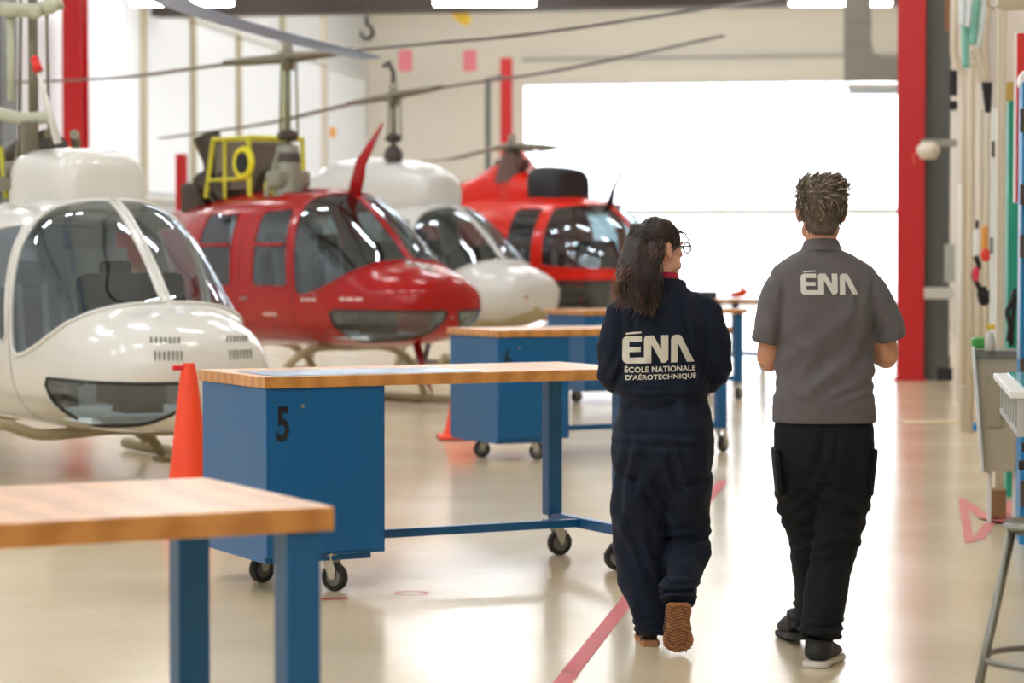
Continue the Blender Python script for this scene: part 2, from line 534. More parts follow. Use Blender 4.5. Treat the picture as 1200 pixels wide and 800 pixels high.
# ================================================================== WORKBENCHES
def wood_mat():
    m = bpy.data.materials.new('laminated_maple'); m.use_nodes = True
    nt = m.node_tree; b = nt.nodes['Principled BSDF']
    tc = nt.nodes.new('ShaderNodeTexCoord')
    mp = nt.nodes.new('ShaderNodeMapping'); mp.inputs['Scale'].default_value = (1.2, 22, 6)
    nt.links.new(tc.outputs['Object'], mp.inputs['Vector'])
    n1 = nt.nodes.new('ShaderNodeTexNoise'); n1.inputs['Scale'].default_value = 2.5; n1.inputs['Detail'].default_value = 6; n1.inputs['Distortion'].default_value = .6
    nt.links.new(mp.outputs['Vector'], n1.inputs['Vector'])
    wv = nt.nodes.new('ShaderNodeTexWave'); wv.bands_direction = 'X'; wv.inputs['Scale'].default_value = 2.2; wv.inputs['Distortion'].default_value = 7; wv.inputs['Detail'].default_value = 3
    nt.links.new(tc.outputs['Object'], wv.inputs['Vector'])
    ad = nt.nodes.new('ShaderNodeMix'); ad.data_type = 'FLOAT'; ad.inputs['Factor'].default_value = .3
    nt.links.new(n1.outputs['Fac'], ad.inputs['A']); nt.links.new(wv.outputs['Fac'], ad.inputs['B'])
    # strips
    br = nt.nodes.new('ShaderNodeTexBrick'); br.inputs['Scale'].default_value = 1.0
    br.inputs['Color1'].default_value = lin((230, 168, 96)) + (1,); br.inputs['Color2'].default_value = lin((226, 162, 88)) + (1,); br.inputs['Mortar'].default_value = lin((208, 146, 78)) + (1,)
    br.inputs['Mortar Size'].default_value = .0012; br.inputs['Brick Width'].default_value = .9; br.inputs['Row Height'].default_value = .042
    nt.links.new(tc.outputs['Object'], br.inputs['Vector'])
    r = nt.nodes.new('ShaderNodeValToRGB')
    r.color_ramp.elements[0].position = .35; r.color_ramp.elements[0].color = (.82, .74, .64, 1)
    r.color_ramp.elements[1].position = .6; r.color_ramp.elements[1].color = (1.05, 1.04, 1.02, 1)
    nt.links.new(ad.outputs['Result'], r.inputs['Fac'])
    mx = nt.nodes.new('ShaderNodeMix'); mx.data_type = 'RGBA'; mx.blend_type = 'MULTIPLY'; mx.inputs['Factor'].default_value = 1
    nt.links.new(br.outputs['Color'], mx.inputs['A']); nt.links.new(r.outputs['Color'], mx.inputs['B'])
    nt.links.new(mx.outputs['Result'], b.inputs['Base Color'])
    b.inputs['Roughness'].default_value = .33
    b.inputs['Coat Weight'].default_value = .3; b.inputs['Coat Roughness'].default_value = .2
    return m
WOOD = wood_mat()
BLUE = mat('bench_blue_enamel', (4, 92, 148), .34, var=.04, spec=.5)
BLACKP = mat('black_marking', (16, 18, 22), .5)
RUBBER = mat('dark_rubber', (34, 32, 30), .6)
RIMG = mat('caster_hub_grey', (120, 118, 112), .5)
FORK = mat('caster_fork_zinc', (208, 202, 184), .4, .4)
FORKW = mat('caster_fork_pale', (190, 188, 176), .4, .3)
STEELH = mat('brushed_steel', (150, 150, 146), .35, .8)
AX = math.radians(27.3)
BH, BT = .955, .05          # bench top height and board thickness

def caster(parent, x, y, rz=0.0, lock=False, z=.16, fork=FORK):
    """wheel with fork under a bench; bench-local position"""
    h = empty('caster', (x, y, 0), rz); h.parent = parent
    r = .062
    b = NB(); lathe(b, [(0, -.018), (.02, -.018), (r * .62, -.015), (r * .66, -.02), (r * .93, -.02), (r, -.012), (r, .012), (r * .93, .02), (r * .66, .02), (r * .62, .015), (.02, .018), (0, .018)], (.03, 0, r), 'Y', 28)
    w = bobj('wheel', b, RUBBER, h, auto=35)
    w.data.materials.append(RIMG)
    for p in w.data.polygons:
        c = p.center; 
        if math.hypot(c.x - .03, c.z - r) < r * .60: p.material_index = 1
    b = NB()
    for s in (-1, 1):
        poly_prism(b, [(-.028, 0), (.028, 0), (.052, -.06), (.045, -.105), (.02, -.105), (-.01, -.04)], .004, Matrix.Translation((0, s * .03 + (.0 if s > 0 else .004), z)) @ Matrix.Rotation(PI / 2, 4, 'X'))
    box(b, (0, 0, z - .004), (.06, .066, .008), .002)
    box(b, (0, 0, z + .006), (.09, .09, .012), .003)
    tube(b, [(.03, -.036, r), (.03, .036, r)], .008, 8)
    bobj('fork', b, fork, h)
    if lock:
        b = NB(); box(b, (.07, 0, .085), (.05, .03, .012), .003, ry=.5); box(b, (.045, 0, .1), (.03, .05, .05), .006)
        bobj('brake_pedal', b, BLACKP, h)
    return h

def bench(loc, L, D, label, cabinet=None, number=None, casters=True, legs=(), rail=None):
    e = empty('workbench', loc, AX, label, 'workbench')
    b = NB(); box(b, (L / 2, D / 2, BH - BT / 2), (L, D, BT), .004)
    bobj('tabletop', b, WOOD, e)
    if cabinet:
        x0, x1, y0, y1, z0 = cabinet
        b = NB(); box(b, ((x0 + x1) / 2, (y0 + y1) / 2, (z0 + BH - BT) / 2), (x1 - x0, y1 - y0, BH - BT - z0), .006)
        box(b, ((x0 + x1) / 2 - .03, (y0 + y1) / 2, z0 - .012), (x1 - x0 - .06, y1 - y0 - .04, .03), .002)
        cb = bobj('cabinet', b, BLUE, e)
        b = NB(); box(b, ((x0 + x1) / 2, y0 - .003, (z0 + BH - BT) / 2 - .0), (x1 - x0 - .024, .006, BH - BT - z0 - .03), .002)
        dr = bobj('door', b, BLUE, cb)
        b = NB(); lathe(b, [(0, 0), (.009, 0), (.009, .008), (0, .01)], (x0 + .165, y0 - .006, BH - BT - .08), n=14, M=Matrix.Rotation(PI / 2, 4, 'X'))
        bobj('keyhole', b, STEELH, cb)
        if number:
            cu = bpy.data.curves.new('number', 'FONT'); cu.body = number; cu.size = .2; cu.offset = .0045; cu.extrude = .0008
            o = bpy.data.objects.new('number', cu); COL.objects.link(o)
            me = bpy.data.meshes.new_from_object(o.evaluated_get(bpy.context.evaluated_depsgraph_get()))
            bpy.data.objects.remove(o)
            xs = [v.co.x for v in me.vertices]; ys = [v.co.y for v in me.vertices]
            sx, sy = .058 / (max(xs) - min(xs)), .152 / (max(ys) - min(ys))
            for v in me.vertices: v.co = Vector(((v.co.x - min(xs)) * sx, (v.co.y - min(ys)) * sy, v.co.z))
            t = bmesh.new(); t.from_mesh(me)
            bmesh.ops.transform(t, matrix=Matrix.Translation((x0 + .045, y0 - .0075, BH - BT - .232)) @ Matrix.Rotation(PI / 2, 4, 'X'), verts=t.verts)
            bobj('number', t, BLACKP, cb)
    for lx, ly, zb in legs:
        b = NB(); box(b, (lx, ly, (BH - BT + zb) / 2), (.075, .075, BH - BT - zb), .006)
        bobj('leg', b, BLUE, e)
    if rail:
        rx, ry, z, fy0, fy1 = rail
        b = NB(); box(b, ((rx + cabinet[1]) / 2 if cabinet else L / 2, ry, z), (rx - (cabinet[1] if cabinet else 0.1), .04, .04), .004)
        bobj('long_rail', b, BLUE, e)
        b = NB(); box(b, (rx, (fy0 + fy1) / 2, z), (.05, fy1 - fy0, .05), .004)
        bobj('end_rail', b, BLUE, e)
    return e

def G(X, Y): return Vector((X, Y, 0))
# bench 5
b5 = bench(G(-1.07, 10.45), 1.9, .84, 'blue steel workbench marked 5 with wooden top beside the nearest orange cone', (.012, .575, .012, .82, .165), '5', legs=[(1.83, .08, .2), (1.82, .76, .2)], rail=(1.82, .46, .19, .08, .76))
caster(b5, .33, .07, math.radians(-60))
caster(b5, .19, .46, math.radians(195))
caster(b5, .40, .74, 0)
caster(b5, 1.82, .74, math.radians(-5), True, .17, FORKW)
caster(b5, 1.84, .09, math.radians(170), True, .17, FORKW)
for n_ in list(b5.children):
    pass
# blue plastic film on its top
b = NB(); box(b, (.56, .3, .001), (1.0, .52, .002)); 
mm = b5.matrix_basis
sh = bobj('drawing_sheet', b, mat('blue_film_sheet', (150, 176, 202), .25), None, None)
sh.rotation_euler = (0, 0, AX + math.radians(-1.0)); sh.location = G(-1.07, 10.45) + Vector((0, 0, BH + .0005))
props(sh, 'flat bluish sheet lying on the near end of the bench marked 5', 'sheet')
sh.data.materials[0] = MATS['blue_film_sheet']

# front bench (no cabinet), cut by the left edge of the picture
b0 = bench(G(-.364, 4.95) - Vector((math.cos(AX), math.sin(AX), 0)) * 1.9, 1.9, .76, 'wooden topped workbench with blue square legs cut off by the left edge', None, None,
           legs=[(1.835, .045, .0), (1.835, .70, .0), (.08, .05, .0), (.08, .70, .0)])
for ch in b0.children:
    pass
# bench 6
b6 = bench(G(-.105, 17.45), 2.0, .84, 'blue workbench marked 6 standing behind the bench marked 5', (.015, .60, .015, .82, .155), '6', legs=[(1.95, .08, .16), (1.95, .76, .16)], rail=(1.95, .42, .2, .08, .76))
caster(b6, .13, .45, math.radians(170)); caster(b6, .36, .12, math.radians(-50)); caster(b6, 1.95, .07, math.radians(30), True, .17); caster(b6, 1.95, .76, 0, True, .17)
# bench 7
b7 = bench(G(.73, 24.4), 1.95, .84, 'blue workbench with tan edge in the third row behind the woman', (.015, .60, .015, .82, .155), None, legs=[(1.88, .07, .16), (1.88, .76, .16)], rail=(1.88, .42, .22, .08, .76))
caster(b7, .13, .45, 0); caster(b7, .45, .12, 0); caster(b7, 1.88, .07, math.radians(30), True, .17); caster(b7, 1.88, .76, 0, True, .17)
# bench 8
b8 = bench(G(2.2, 31.2), 1.35, .84, 'farthest workbench seen between the two people against the bright door', (.015, .60, .015, .82, .155), None, legs=[(1.29, .07, .16), (1.29, .76, .16)], rail=(1.29, .42, .22, .08, .76))
caster(b8, .13, .45, 0); caster(b8, .45, .12, 0); caster(b8, 1.27, .07, math.radians(30), True, .17); caster(b8, 1.29, .76, 0, True, .17)
# things on the far benches
def on_bench(bn, x, y): return bn.location + Vector((x * math.cos(AX) - y * math.sin(AX), x * math.sin(AX) + y * math.cos(AX), BH))
e = empty('tool_case', on_bench(b8, .45, .35), AX, 'flat dark tool case lying on the farthest workbench', 'case')
b = NB(); box(b, (0, 0, .05), (.42, .3, .1), .012); bobj('case_shell', b, mat('case_dark', (62, 66, 76), .5), e)
b = NB(); box(b, (0, -.16, .06), (.1, .02, .02), .004); bobj('handle', b, BLACKP, e)
e = empty('hand_grinder', on_bench(b8, 1.12, .4), AX, 'orange handheld power tool on the farthest workbench left of the man', 'power tool')
b = NB(); tube(b, [(-.12, 0, .05), (-.02, 0, .055), (.06, 0, .07), (.12, 0, .1)], [.035, .045, .05, .03], 12); tube(b, [(.05, 0, .07), (.04, 0, .2)], [.03, .02], 10); bobj('body', b, mat('tool_orange', (236, 84, 40), .4), e, smooth=True)
b = NB(); lathe(b, [(0, 0), (.07, 0), (.07, .008), (0, .01)], (-.13, 0, .02)); bobj('disc', b, mat('tool_red', (200, 60, 50), .4), e)
e = empty('parts_tray', on_bench(b7, 1.45, .45), AX, 'shallow pale tray on the third row workbench right of the woman', 'tray')
b = NB(); box(b, (0, 0, .012), (.4, .28, .02), .004)
for s in (-1, 1): box(b, (0, s * .14, .035), (.4, .012, .06), .003); box(b, (s * .2, 0, .035), (.012, .28, .06), .003)
bobj('pan', b, mat('tray_white', (226, 228, 230), .4), e)

# ================================================================== CONES
ORANGE = mat('cone_orange', (255, 74, 34), .45, var=.04, emit=None)
def cone(p, label, h=.9, rz=.3):
    e = empty('traffic_cone', p, rz, label, 'traffic cone', 'orange traffic cones')
    b = NB(); lathe(b, [(.165, .03), (.158, .05), (.14, .1), (.118, .2), (.047, h - .06), (.036, h - .02), (.034, h - .001), (.03, h), (.024, h), (.03, h - .06), (.12, .15), (.14, .03)], n=36)
    bobj('body', b, ORANGE, e, auto=40)
    b = NB(); box(b, (0, 0, .018), (.4, .4, .032), .012); bobj('base', b, ORANGE, e)
    b = NB(); box(b, (0, 0, .004), (.41, .41, .008), .003); bobj('base_rim', b, RUBBER, e)
    return e
c1 = cone(on_plane(222, 618), 'orange traffic cone left of the bench marked 5')
b = NB(); box(b, (-.055, 0, .875), (.07, .05, .03), .008); bobj('top_clip', b, mat('clip_red', (226, 40, 36), .45), c1)
c2 = cone(on_plane(542, 514), 'orange traffic cone half hidden behind the bench marked 6', rz=.1)

# ================================================================== STOOL
ZN_ = mat('stool_grey_steel', (132, 130, 124), .3, .85)
sc_ = at_depth(1235, 620, 6.4); sc_.z = 0
e = empty('stool', sc_, 0, 'round grey steel stool in the bottom right corner', 'stool')
SH = EYE - (622 - 305) * 6.4 / F
b = NB(); lathe(b, [(0, -.01), (.08, -.012), (.12, -.006), (.135, .012), (.128, .024), (.11, .012), (.07, .004), (0, .002)], (0, 0, SH), n=40); bobj('seat', b, ZN_, e, auto=60)
RL = .09
for k in range(4):
    a = math.radians(185 + 90 * k)
    ca, sa = math.cos(a), math.sin(a)
    b = NB(); tube(b, [(ca * .115, sa * .115, SH - .005), (ca * .27, sa * .27, .0)], .0125, 12); bobj('leg', b, ZN_, e, smooth=True)
b = NB(); zr = .4; rr = .115 + .155 * (1 - zr / SH) - .004
tube(b, [(rr * math.cos(a * PI / 20), rr * math.sin(a * PI / 20), zr) for a in range(40)], .009, 10, closed=True, caps=False); bobj('foot_ring', b, ZN_, e, smooth=True)
# ================================================================== HELICOPTERS
def ring_pts(x, w, zb, zm, zt, n, N=56):
    out = []
    for k in range(N):
        a = 2 * PI * (k + .5) / N
        c, s = math.cos(a), math.sin(a)
        y = math.copysign(abs(c) ** (2 / n), c) * w
        hh = (zt - zm) if s > 0 else (zm - zb)
        z = zm + math.copysign(abs(s) ** (2 / n), s) * hh
        out.append((x, y, z))
    return out

def loft(stations, k=7, N=56, dz=0.0, cap=True):
    bm = bmesh.new()
    S = crom(stations, k)
    rings = []
    for st in S:
        x, w, zb, zm, zt, n = st
        w = max(w, .008)
        rings.append([bm.verts.new((p[0], p[1], p[2] + dz)) for p in ring_pts(x, w, zb, zm, zt, n, N)])
    for a, b in zip(rings, rings[1:]):
        for i in range(N):
            j = (i + 1) % N
            bm.faces.new((a[i], b[i], b[j], a[j]))
    if cap:
        bm.faces.new(rings[0]); bm.faces.new(rings[-1][::-1])
    bmesh.ops.recalc_face_normals(bm, faces=bm.faces)
    return bm

def in_poly(x, z, P):
    c = False; j = len(P) - 1
    for i in range(len(P)):
        if (P[i][1] > z) != (P[j][1] > z) and x < (P[j][0] - P[i][0]) * (z - P[i][1]) / (P[j][1] - P[i][1]) + P[i][0]:
            c = not c
        j = i
    return c

def cut_windows(bm, wins, dz=0.0):
    """wins: list of (polygon in side view, ymin). Returns list of bmesh panes, in order, per side."""
    panes = []
    for P, ymin in wins:
        front = None
        if isinstance(ymin, (list, tuple)): front, ymin = [(y, z + dz) for y, z in ymin], 0.0
        P = [(x, z + dz) for x, z in P]
        x0 = min(p[0] for p in P); x1 = max(p[0] for p in P); z0 = min(p[1] for p in P); z1 = max(p[1] for p in P)
        def near():
            fs = []
            for f in bm.faces:
                xs = [v.co.x for v in f.verts]; zs = [v.co.z for v in f.verts]
                if max(xs) > x0 - .01 and min(xs) < x1 + .01 and max(zs) > z0 - .01 and min(zs) < z1 + .01: fs.append(f)
            return fs
        n = len(P)
        for i in range(n):
            a, b = P[i], P[(i + 1) % n]
            d = Vector((b[0] - a[0], 0, b[1] - a[1])); no = Vector((-d.z, 0, d.x)).normalized()
            ex0, ex1 = min(a[0], b[0]) - .05, max(a[0], b[0]) + .05
            ez0, ez1 = min(a[1], b[1]) - .05, max(a[1], b[1]) + .05
            fs = [f for f in near() if max(v.co.x for v in f.verts) > ex0 and min(v.co.x for v in f.verts) < ex1 and max(v.co.z for v in f.verts) > ez0 and min(v.co.z for v in f.verts) < ez1]
            es = {e for f in fs for e in f.edges}; vs = {v for f in fs for v in f.verts}
            bmesh.ops.bisect_plane(bm, geom=list(fs) + list(es) + list(vs), dist=1e-5, plane_co=(a[0], 0, a[1]), plane_no=no)
        if ymin > 0:
            for s in (-1, 1):
                fs = near(); es = {e for f in fs for e in f.edges}; vs = {v for f in fs for v in f.verts}
                bmesh.ops.bisect_plane(bm, geom=list(fs) + list(es) + list(vs), dist=1e-5, plane_co=(0, s * ymin, 0), plane_no=(0, 1, 0))
        if front:
            for s in (-1, 1):
                for (y0, za), (y1, zb) in zip(front, front[1:]):
                    fs = [f for f in near() if f.calc_center_median().y * s > 0]; es = {e for f in fs for e in f.edges}; vs = {v for f in fs for v in f.verts}
                    bmesh.ops.bisect_plane(bm, geom=list(fs) + list(es) + list(vs), dist=1e-5, plane_co=(0, s * y0, za), plane_no=(0, zb - za, -s * (y1 - y0)))
        def yl(z):
            if not front: return ymin
            if z >= front[0][1]: return front[0][0]
            for (y0, za), (y1, zb) in zip(front, front[1:]):
                if za >= z >= zb: return y0 + (y1 - y0) * (za - z) / (za - zb)
            return front[-1][0] + .3
        for s in (-1, 1):
            sel = []
            for f in bm.faces:
                c = f.calc_center_median()
                if c.y * s > yl(c.z) and in_poly(c.x, c.z, P): sel.append(f)
            if not sel: continue
            pb = bmesh.new(); vm = {}
            for f in sel:
                vs = []
                for v in f.verts:
                    if v not in vm: vm[v] = pb.verts.new(v.co)
                    vs.append(vm[v])
                try: pb.faces.new(vs)
                except ValueError: pass
            bmesh.ops.delete(bm, geom=sel, context='FACES')
            panes.append((pb, s))
    return panes

def border_loops(bm):
    adj = {}
    for e in bm.edges:
        if len(e.link_faces) == 1:
            a, b = e.verts
            adj.setdefault(a, []).append(b); adj.setdefault(b, []).append(a)
    loops = []
    seen = set()
    for v in list(adj):
        if v in seen: continue
        loop = [v]; seen.add(v); cur = v
        while True:
            nx = [w for w in adj[cur] if w not in seen]
            if not nx: break
            cur = nx[0]; seen.add(cur); loop.append(cur)
        if len(loop) > 6: loops.append([q.co.copy() for q in loop])
    return loops

def thin_loop(L, step=.03):
    out = [L[0]]
    for p in L[1:]:
        if (p - out[-1]).length >= step: out.append(p)
    if (out[-1] - out[0]).length < step * .5: out.pop()
    return out

GLASS = glass_mat('tinted_cockpit_glass', (0.94, 0.98, 1.0), 0.12)
GLASSD = glass_mat('dark_cockpit_glass', (0.66, 0.78, 0.80), 0.12)
SEAT = mat('seat_black', (38, 40, 44), .7)
LINER = mat('cabin_liner_grey', (220, 236, 244), .7)
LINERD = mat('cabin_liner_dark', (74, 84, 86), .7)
DASH = mat('dash_black', (20, 22, 26), .8, spec=.2)
SKIDM = mat('skid_khaki', (172, 160, 126), .5)
BLADE = mat('rotor_blade_grey', (78, 74, 68), .4, var=.12)
BLADEB = mat('rotor_blade_pale_blue', (150, 180, 226), .3)
HUBM = mat('rotor_hub_metal', (130, 124, 108), .4, .5)
DARKM = mat('engine_dark', (72, 64, 56), .5, .4, var=.3, scale=14)
YELF = mat('frame_yellow', (216, 208, 60), .5)
OLIVE = mat('primer_green', (120, 128, 96), .5)

B206 = [(2.66, .03, 1.05, 1.08, 1.11, 2.0), (2.635, .27, .90, 1.06, 1.21, 2.1), (2.54, .45, .77, 1.04, 1.30, 2.2), (2.32, .56, .68, 1.03, 1.39, 2.3),
        (2.02, .62, .64, 1.04, 1.47, 2.4), (1.75, .65, .62, 1.06, 1.70, 2.4), (1.45, .68, .61, 1.1, 1.93, 2.5), (1.15, .70, .60, 1.14, 2.10, 2.7), (.8, .715, .60, 1.16, 2.17, 2.8),
        (.2, .72, .60, 1.17, 2.18, 2.8), (-.5, .72, .60, 1.18, 2.16, 2.7), (-1.0, .67, .66, 1.22, 2.1, 2.6), (-1.5, .5, .85, 1.35, 2.05, 2.4), (-2.1, .34, 1.12, 1.5, 1.98, 2.2),
        (-2.8, .22, 1.33, 1.58, 1.85, 2.0), (-4.5, .15, 1.5, 1.66, 1.82, 2.0), (-6.6, .09, 1.64, 1.73, 1.84, 2.0)]
WS = [(.96, 2.06), (.97, 1.98), (1.02, 1.6), (1.07, 1.17), (1.12, 1.11), (1.3, 1.13), (1.5, 1.19), (1.7, 1.27), (1.9, 1.37), (2.0, 1.44), (2.12, 1.5), (2.12, 2.3), (1.25, 2.3), (1.06, 2.13), (1.0, 2.09)]
FD = [(.88, 1.93), (.97, 1.24), (.94, 1.2), (.42, 1.2), (.38, 1.24), (.38, 1.9), (.42, 1.95), (.82, 1.97)]
RD = [(-.08, 1.93), (-.05, 1.95), (-.02, 1.92), (.0, 1.24), (-.03, 1.2), (-.62, 1.24), (-.65, 1.28), (-.62, 1.9), (-.58, 1.94)]
CH = [(2.75, .98), (1.62, .98), (1.58, .94), (1.59, .83), (1.66, .73), (1.8, .655), (1.95, .60), (2.75, .60)]
RWN = [(.32, 2.13), (.9, 2.12), (.9, 2.4), (.32, 2.4)]
CHF = [(.06, .985), (.09, .90), (.16, .80), (.27, .72), (.44, .655), (.60, .62)]

AS350 = [(2.36, .03, 1.08, 1.12, 1.16, 2.0), (2.34, .25, .92, 1.12, 1.34, 2.1), (2.27, .47, .78, 1.12, 1.54, 2.2), (2.12, .68, .66, 1.13, 1.78, 2.3), (1.88, .82, .58, 1.15, 2.0, 2.4),
         (1.6, .90, .55, 1.18, 2.16, 2.5), (1.1, .92, .54, 1.2, 2.25, 2.6), (.4, .92, .54, 1.2, 2.28, 2.7), (-.4, .9, .56, 1.22, 2.26, 2.7), (-1.0, .8, .66, 1.3, 2.2, 2.5),
         (-1.6, .58, .9, 1.45, 2.1, 2.3), (-2.4, .36, 1.15, 1.6, 2.0, 2.1), (-3.5, .24, 1.4, 1.7, 1.98, 2.0), (-6.8, .12, 1.65, 1.8, 1.95, 2.0)]
WSA = [(1.28, 2.08), (1.3, 1.34), (1.34, 1.3), (2.8, 1.22), (2.8, 1.3), (2.6, 2.3), (1.7, 2.13)]
WSL = [(1.35, 1.1), (1.38, .86), (1.5, .74), (2.2, .68), (2.8, .9), (2.8, 1.12)]
FDA = [(1.12, 2.04), (1.13, 1.3), (1.09, 1.25), (.7, 1.25), (.66, 1.3), (.66, 2.04), (.7, 2.08), (1.08, 2.08)]

def frame_tubes(name, loops, r, m, parent):
    b = NB()
    for L in loops:
        L = thin_loop(L)
        if len(L) > 4: tube(b, L, r, 6, closed=True, caps=False)
    return bobj(name, b, m, parent, smooth=True)

def seat(parent, x, y, z, m=SEAT):
    b = NB()
    box(b, (x, y, z + .22), (.46, .46, .14), .04)
    box(b, (x - .24, y, z + .52), (.12, .44, .62), .05, ry=-.14)
    box(b, (x - .29, y, z + .92), (.08, .24, .18), .04, ry=-.14)
    box(b, (x, y, z + .07), (.38, .38, .16), .01)
    o = bobj('seat', b, m, parent, auto=40)
    b = NB()
    for s in (-1, 1): box(b, (x - .17, y + s * .09, z + .55), (.012, .045, .6), .003, ry=-.14)
    bobj('harness', b, mat('harness_webbing', (120, 124, 126), .8), o)

def heli_interior(e, dz, w, liner, floor_z=.72, xs=.55, top=2.0):
    b = NB(); box(b, (.75, 0, floor_z + dz), (2.4, w * 1.6, .04)); bobj('cabin_floor', b, liner, e)
    b = NB(); 
    box(b, (-.25, 0, (floor_z + top) / 2 + dz), (.05, w * 1.72, top - floor_z - .05), .01)
    for s in (-1, 1):
        box(b, (-.2, s * .33, 1.55 + dz), (.03, .5, .55), .05)
        box(b, (-.18, s * .33, 1.33 + dz), (.02, .4, .05), .01)
    bobj('cabin_bulkhead', b, liner, e)
    for s in (-1, 1): seat(e, xs, s * .32, floor_z + dz)
    b = NB()
    box(b, (1.5, 0, floor_z + .35 + dz), (.3, .26, .7), .03)
    box(b, (1.56, -.06, floor_z + .72 + dz), (.2, .72, .42), .07, ry=-.25)
    pn = bobj('instrument_panel', b, DASH, e, auto=40)
    b = NB()
    for i in range(5):
        for j in range(2):
            lathe(b, [(0, 0), (.042, 0), (.042, .012), (0, .012)], (1.40, -.22 + i * .11, floor_z + .6 + j * .12 + dz), 'X', 14)
    bobj('dial', b, mat('dial_grey', (170, 172, 168), .4), pn)
    for s in (-1, 1):
        b = NB(); tube(b, [(.95, s * .32, floor_z + dz), (.98, s * .32, floor_z + .35 + dz), (.9, s * .32, floor_z + .55 + dz)], [.014, .014, .022], 8); bobj('cyclic_stick', b, DASH, e, smooth=True)

def skids(e, dz, m, w=.95, gh=.6, short=False):
    zb = .055
    for s in (-1, 1):
        b = NB()
        if short: tube(b, crom([(.8, s * w, .2), (.6, s * w, .08), (.2, s * w, zb), (-1.2, s * w, zb)], 5), .045, 10)
        else: tube(b, crom([(2.05, s * w, .32), (1.9, s * w, .16), (1.65, s * w, .07), (1.3, s * w, zb), (.2, s * w, zb), (-1.2, s * w, zb)], 5), .045, 10)
        sk = bobj('skid_tube', b, m, e, smooth=True)
        b = NB(); box(b, (.4, s * w, .012), (1.2, .05, .02), .005); bobj('skid_shoe', b, DARK_STEEL, sk)
    for x in (1.05, -.75):
        b = NB(); tube(b, crom([(x, -w, .08), (x, -w * .86, .2 + .3 * gh), (x, -.5, gh + dz - .02), (x, 0, gh + dz + .0), (x, .5, gh + dz - .02), (x, w * .86, .2 + .3 * gh), (x, w, .08)], 6), .04, 10)
        bobj('cross_tube', b, m, e, smooth=True)

def rotor(e, hub, tips, m=BLADE, chord=.25, name='rotor_blade'):
    """hub, tips in world space"""
    inv = e.matrix_basis.inverted()
    h = inv @ Vector(hub)
    b = NB()
    tube(b, [h + Vector((0, 0, -.12)), h + Vector((0, 0, .16))], [.07, .05], 14)
    for t in tips:
        d = (inv @ Vector(t) - h).normalized()
        tube(b, [h, h + d * .22, h + d * .5, h + d * .75], [.07, .09, .06, .055], 10, r2=[.06, .05, .045, .03])
        ball(b, h + d * .34, (.06, .06, .05))
    ho = bobj('rotor_hub', b, HUBM, e, smooth=True)
    for t in tips:
        t = inv @ Vector(t)
        mid = (h + t) / 2 + Vector((0, 0, -.06))
        pts = [Vector(p) for p in crom([tuple(h + (t - h) * .1), tuple(h + (t - h) * .3 + Vector((0, 0, -.03))), tuple(mid), tuple(h + (t - h) * .75 + Vector((0, 0, -.04))), tuple(t)], 6)]
        d = (t - h).normalized(); side = Vector((-d.y, d.x, 0)).normalized()
        b = NB()
        N = len(pts)
        prof = [(-.5, 0), (-.38, .035), (-.1, .05), (.2, .035), (.5, .004), (.2, -.02), (-.1, -.03), (-.38, -.025)]
        rings = []
        for i, p in enumerate(pts):
            cw = chord * (.55 if i == 0 else (.8 if i == 1 else (1 if i < N - 1 else .8)))
            rings.append([b.verts.new(p + side * (u * cw) + Vector((0, 0, v * chord * .95))) for u, v in prof])
        for a, c in zip(rings, rings[1:]):
            for k in range(8):
                b.faces.new((a[k], a[(k + 1) % 8], c[(k + 1) % 8], c[k]))
        b.faces.new(rings[0][::-1]); b.faces.new(rings[-1])
        bobj(name, b, m, e, auto=50)
    return h

def mast(e, h, zbase, r=.035, m=None, rods=True):
    m = m or HUBM
    b = NB(); tube(b, [(h.x, h.y, zbase), (h.x, h.y, h.z)], r, 12)
    mo = bobj('mast', b, m, e, smooth=True)
    b = NB(); zs = zbase + .22
    lathe(b, [(0, zs - .06), (.08, zs - .05), (.11, zs - .015), (.11, zs + .02), (.06, zs + .06), (0, zs + .06)], (h.x, h.y, 0), n=20)
    lathe(b, [(0, zbase - .05), (.13, zbase - .05), (.12, zbase + .04), (.07, zbase + .12), (0, zbase + .13)], (h.x, h.y, 0), n=20)
    bobj('swashplate', b, DARK_STEEL, mo, auto=40)
    if rods:
        b = NB()
        for s in (-1, 1):
            tube(b, [(h.x + .02, h.y + s * .11, zs), (h.x + .02, h.y + s * .09, h.z - .03)], .012, 8)
        bobj('pitch_link', b, m, mo, smooth=True)

def helicopter(pos, heading, label, paint, glass, liner, dz=0.0, kind='206', skid=SKIDM, paint_chin=None, chin=True, doors=True, postm=None, belly=None):
    """pos: ground point below the mast; heading: world angle of the nose direction"""
    e = empty('helicopter', pos, heading, label, 'helicopter')
    if kind == '206':
        bm = loft(B206, dz=dz)
        wins = [(WS, .024)]
        if doors: wins += [(FD, .3), (RD, .3)]
        wins += [(RWN, .12)]
        if chin: wins += [(CH, CHF)]
    else:
        bm = loft(AS350, dz=dz)
        wins = [(WSA, .02), (WSL, .05), (FDA, .3)]
    panes = cut_windows(bm, wins, dz)
    body = bobj('fuselage', bm, paint, e, smooth=True)
    names = (['windscreen', 'windscreen'] + (['door_window'] * 4 if doors else []) + ['roof_window'] * 2 + (['chin_window'] * 2 if chin else [])) if kind == '206' else ['windscreen', 'windscreen', 'chin_window', 'chin_window', 'door_window', 'door_window']
    for (pb, s), nm in zip(panes, names):
        loops = border_loops(pb)
        po = bobj(nm, pb, glass, body if False else e, smooth=True)
        r = .017 if nm == 'windscreen' else .012
        fm = paint if (nm == 'windscreen' and kind == '206') else (RUBBER if nm == 'chin_window' else paint)
        frame_tubes(nm + '_frame', loops, r, postm or fm, po)
    heli_interior(e, dz, .6 if kind == '206' else .82, liner)
    return e, body

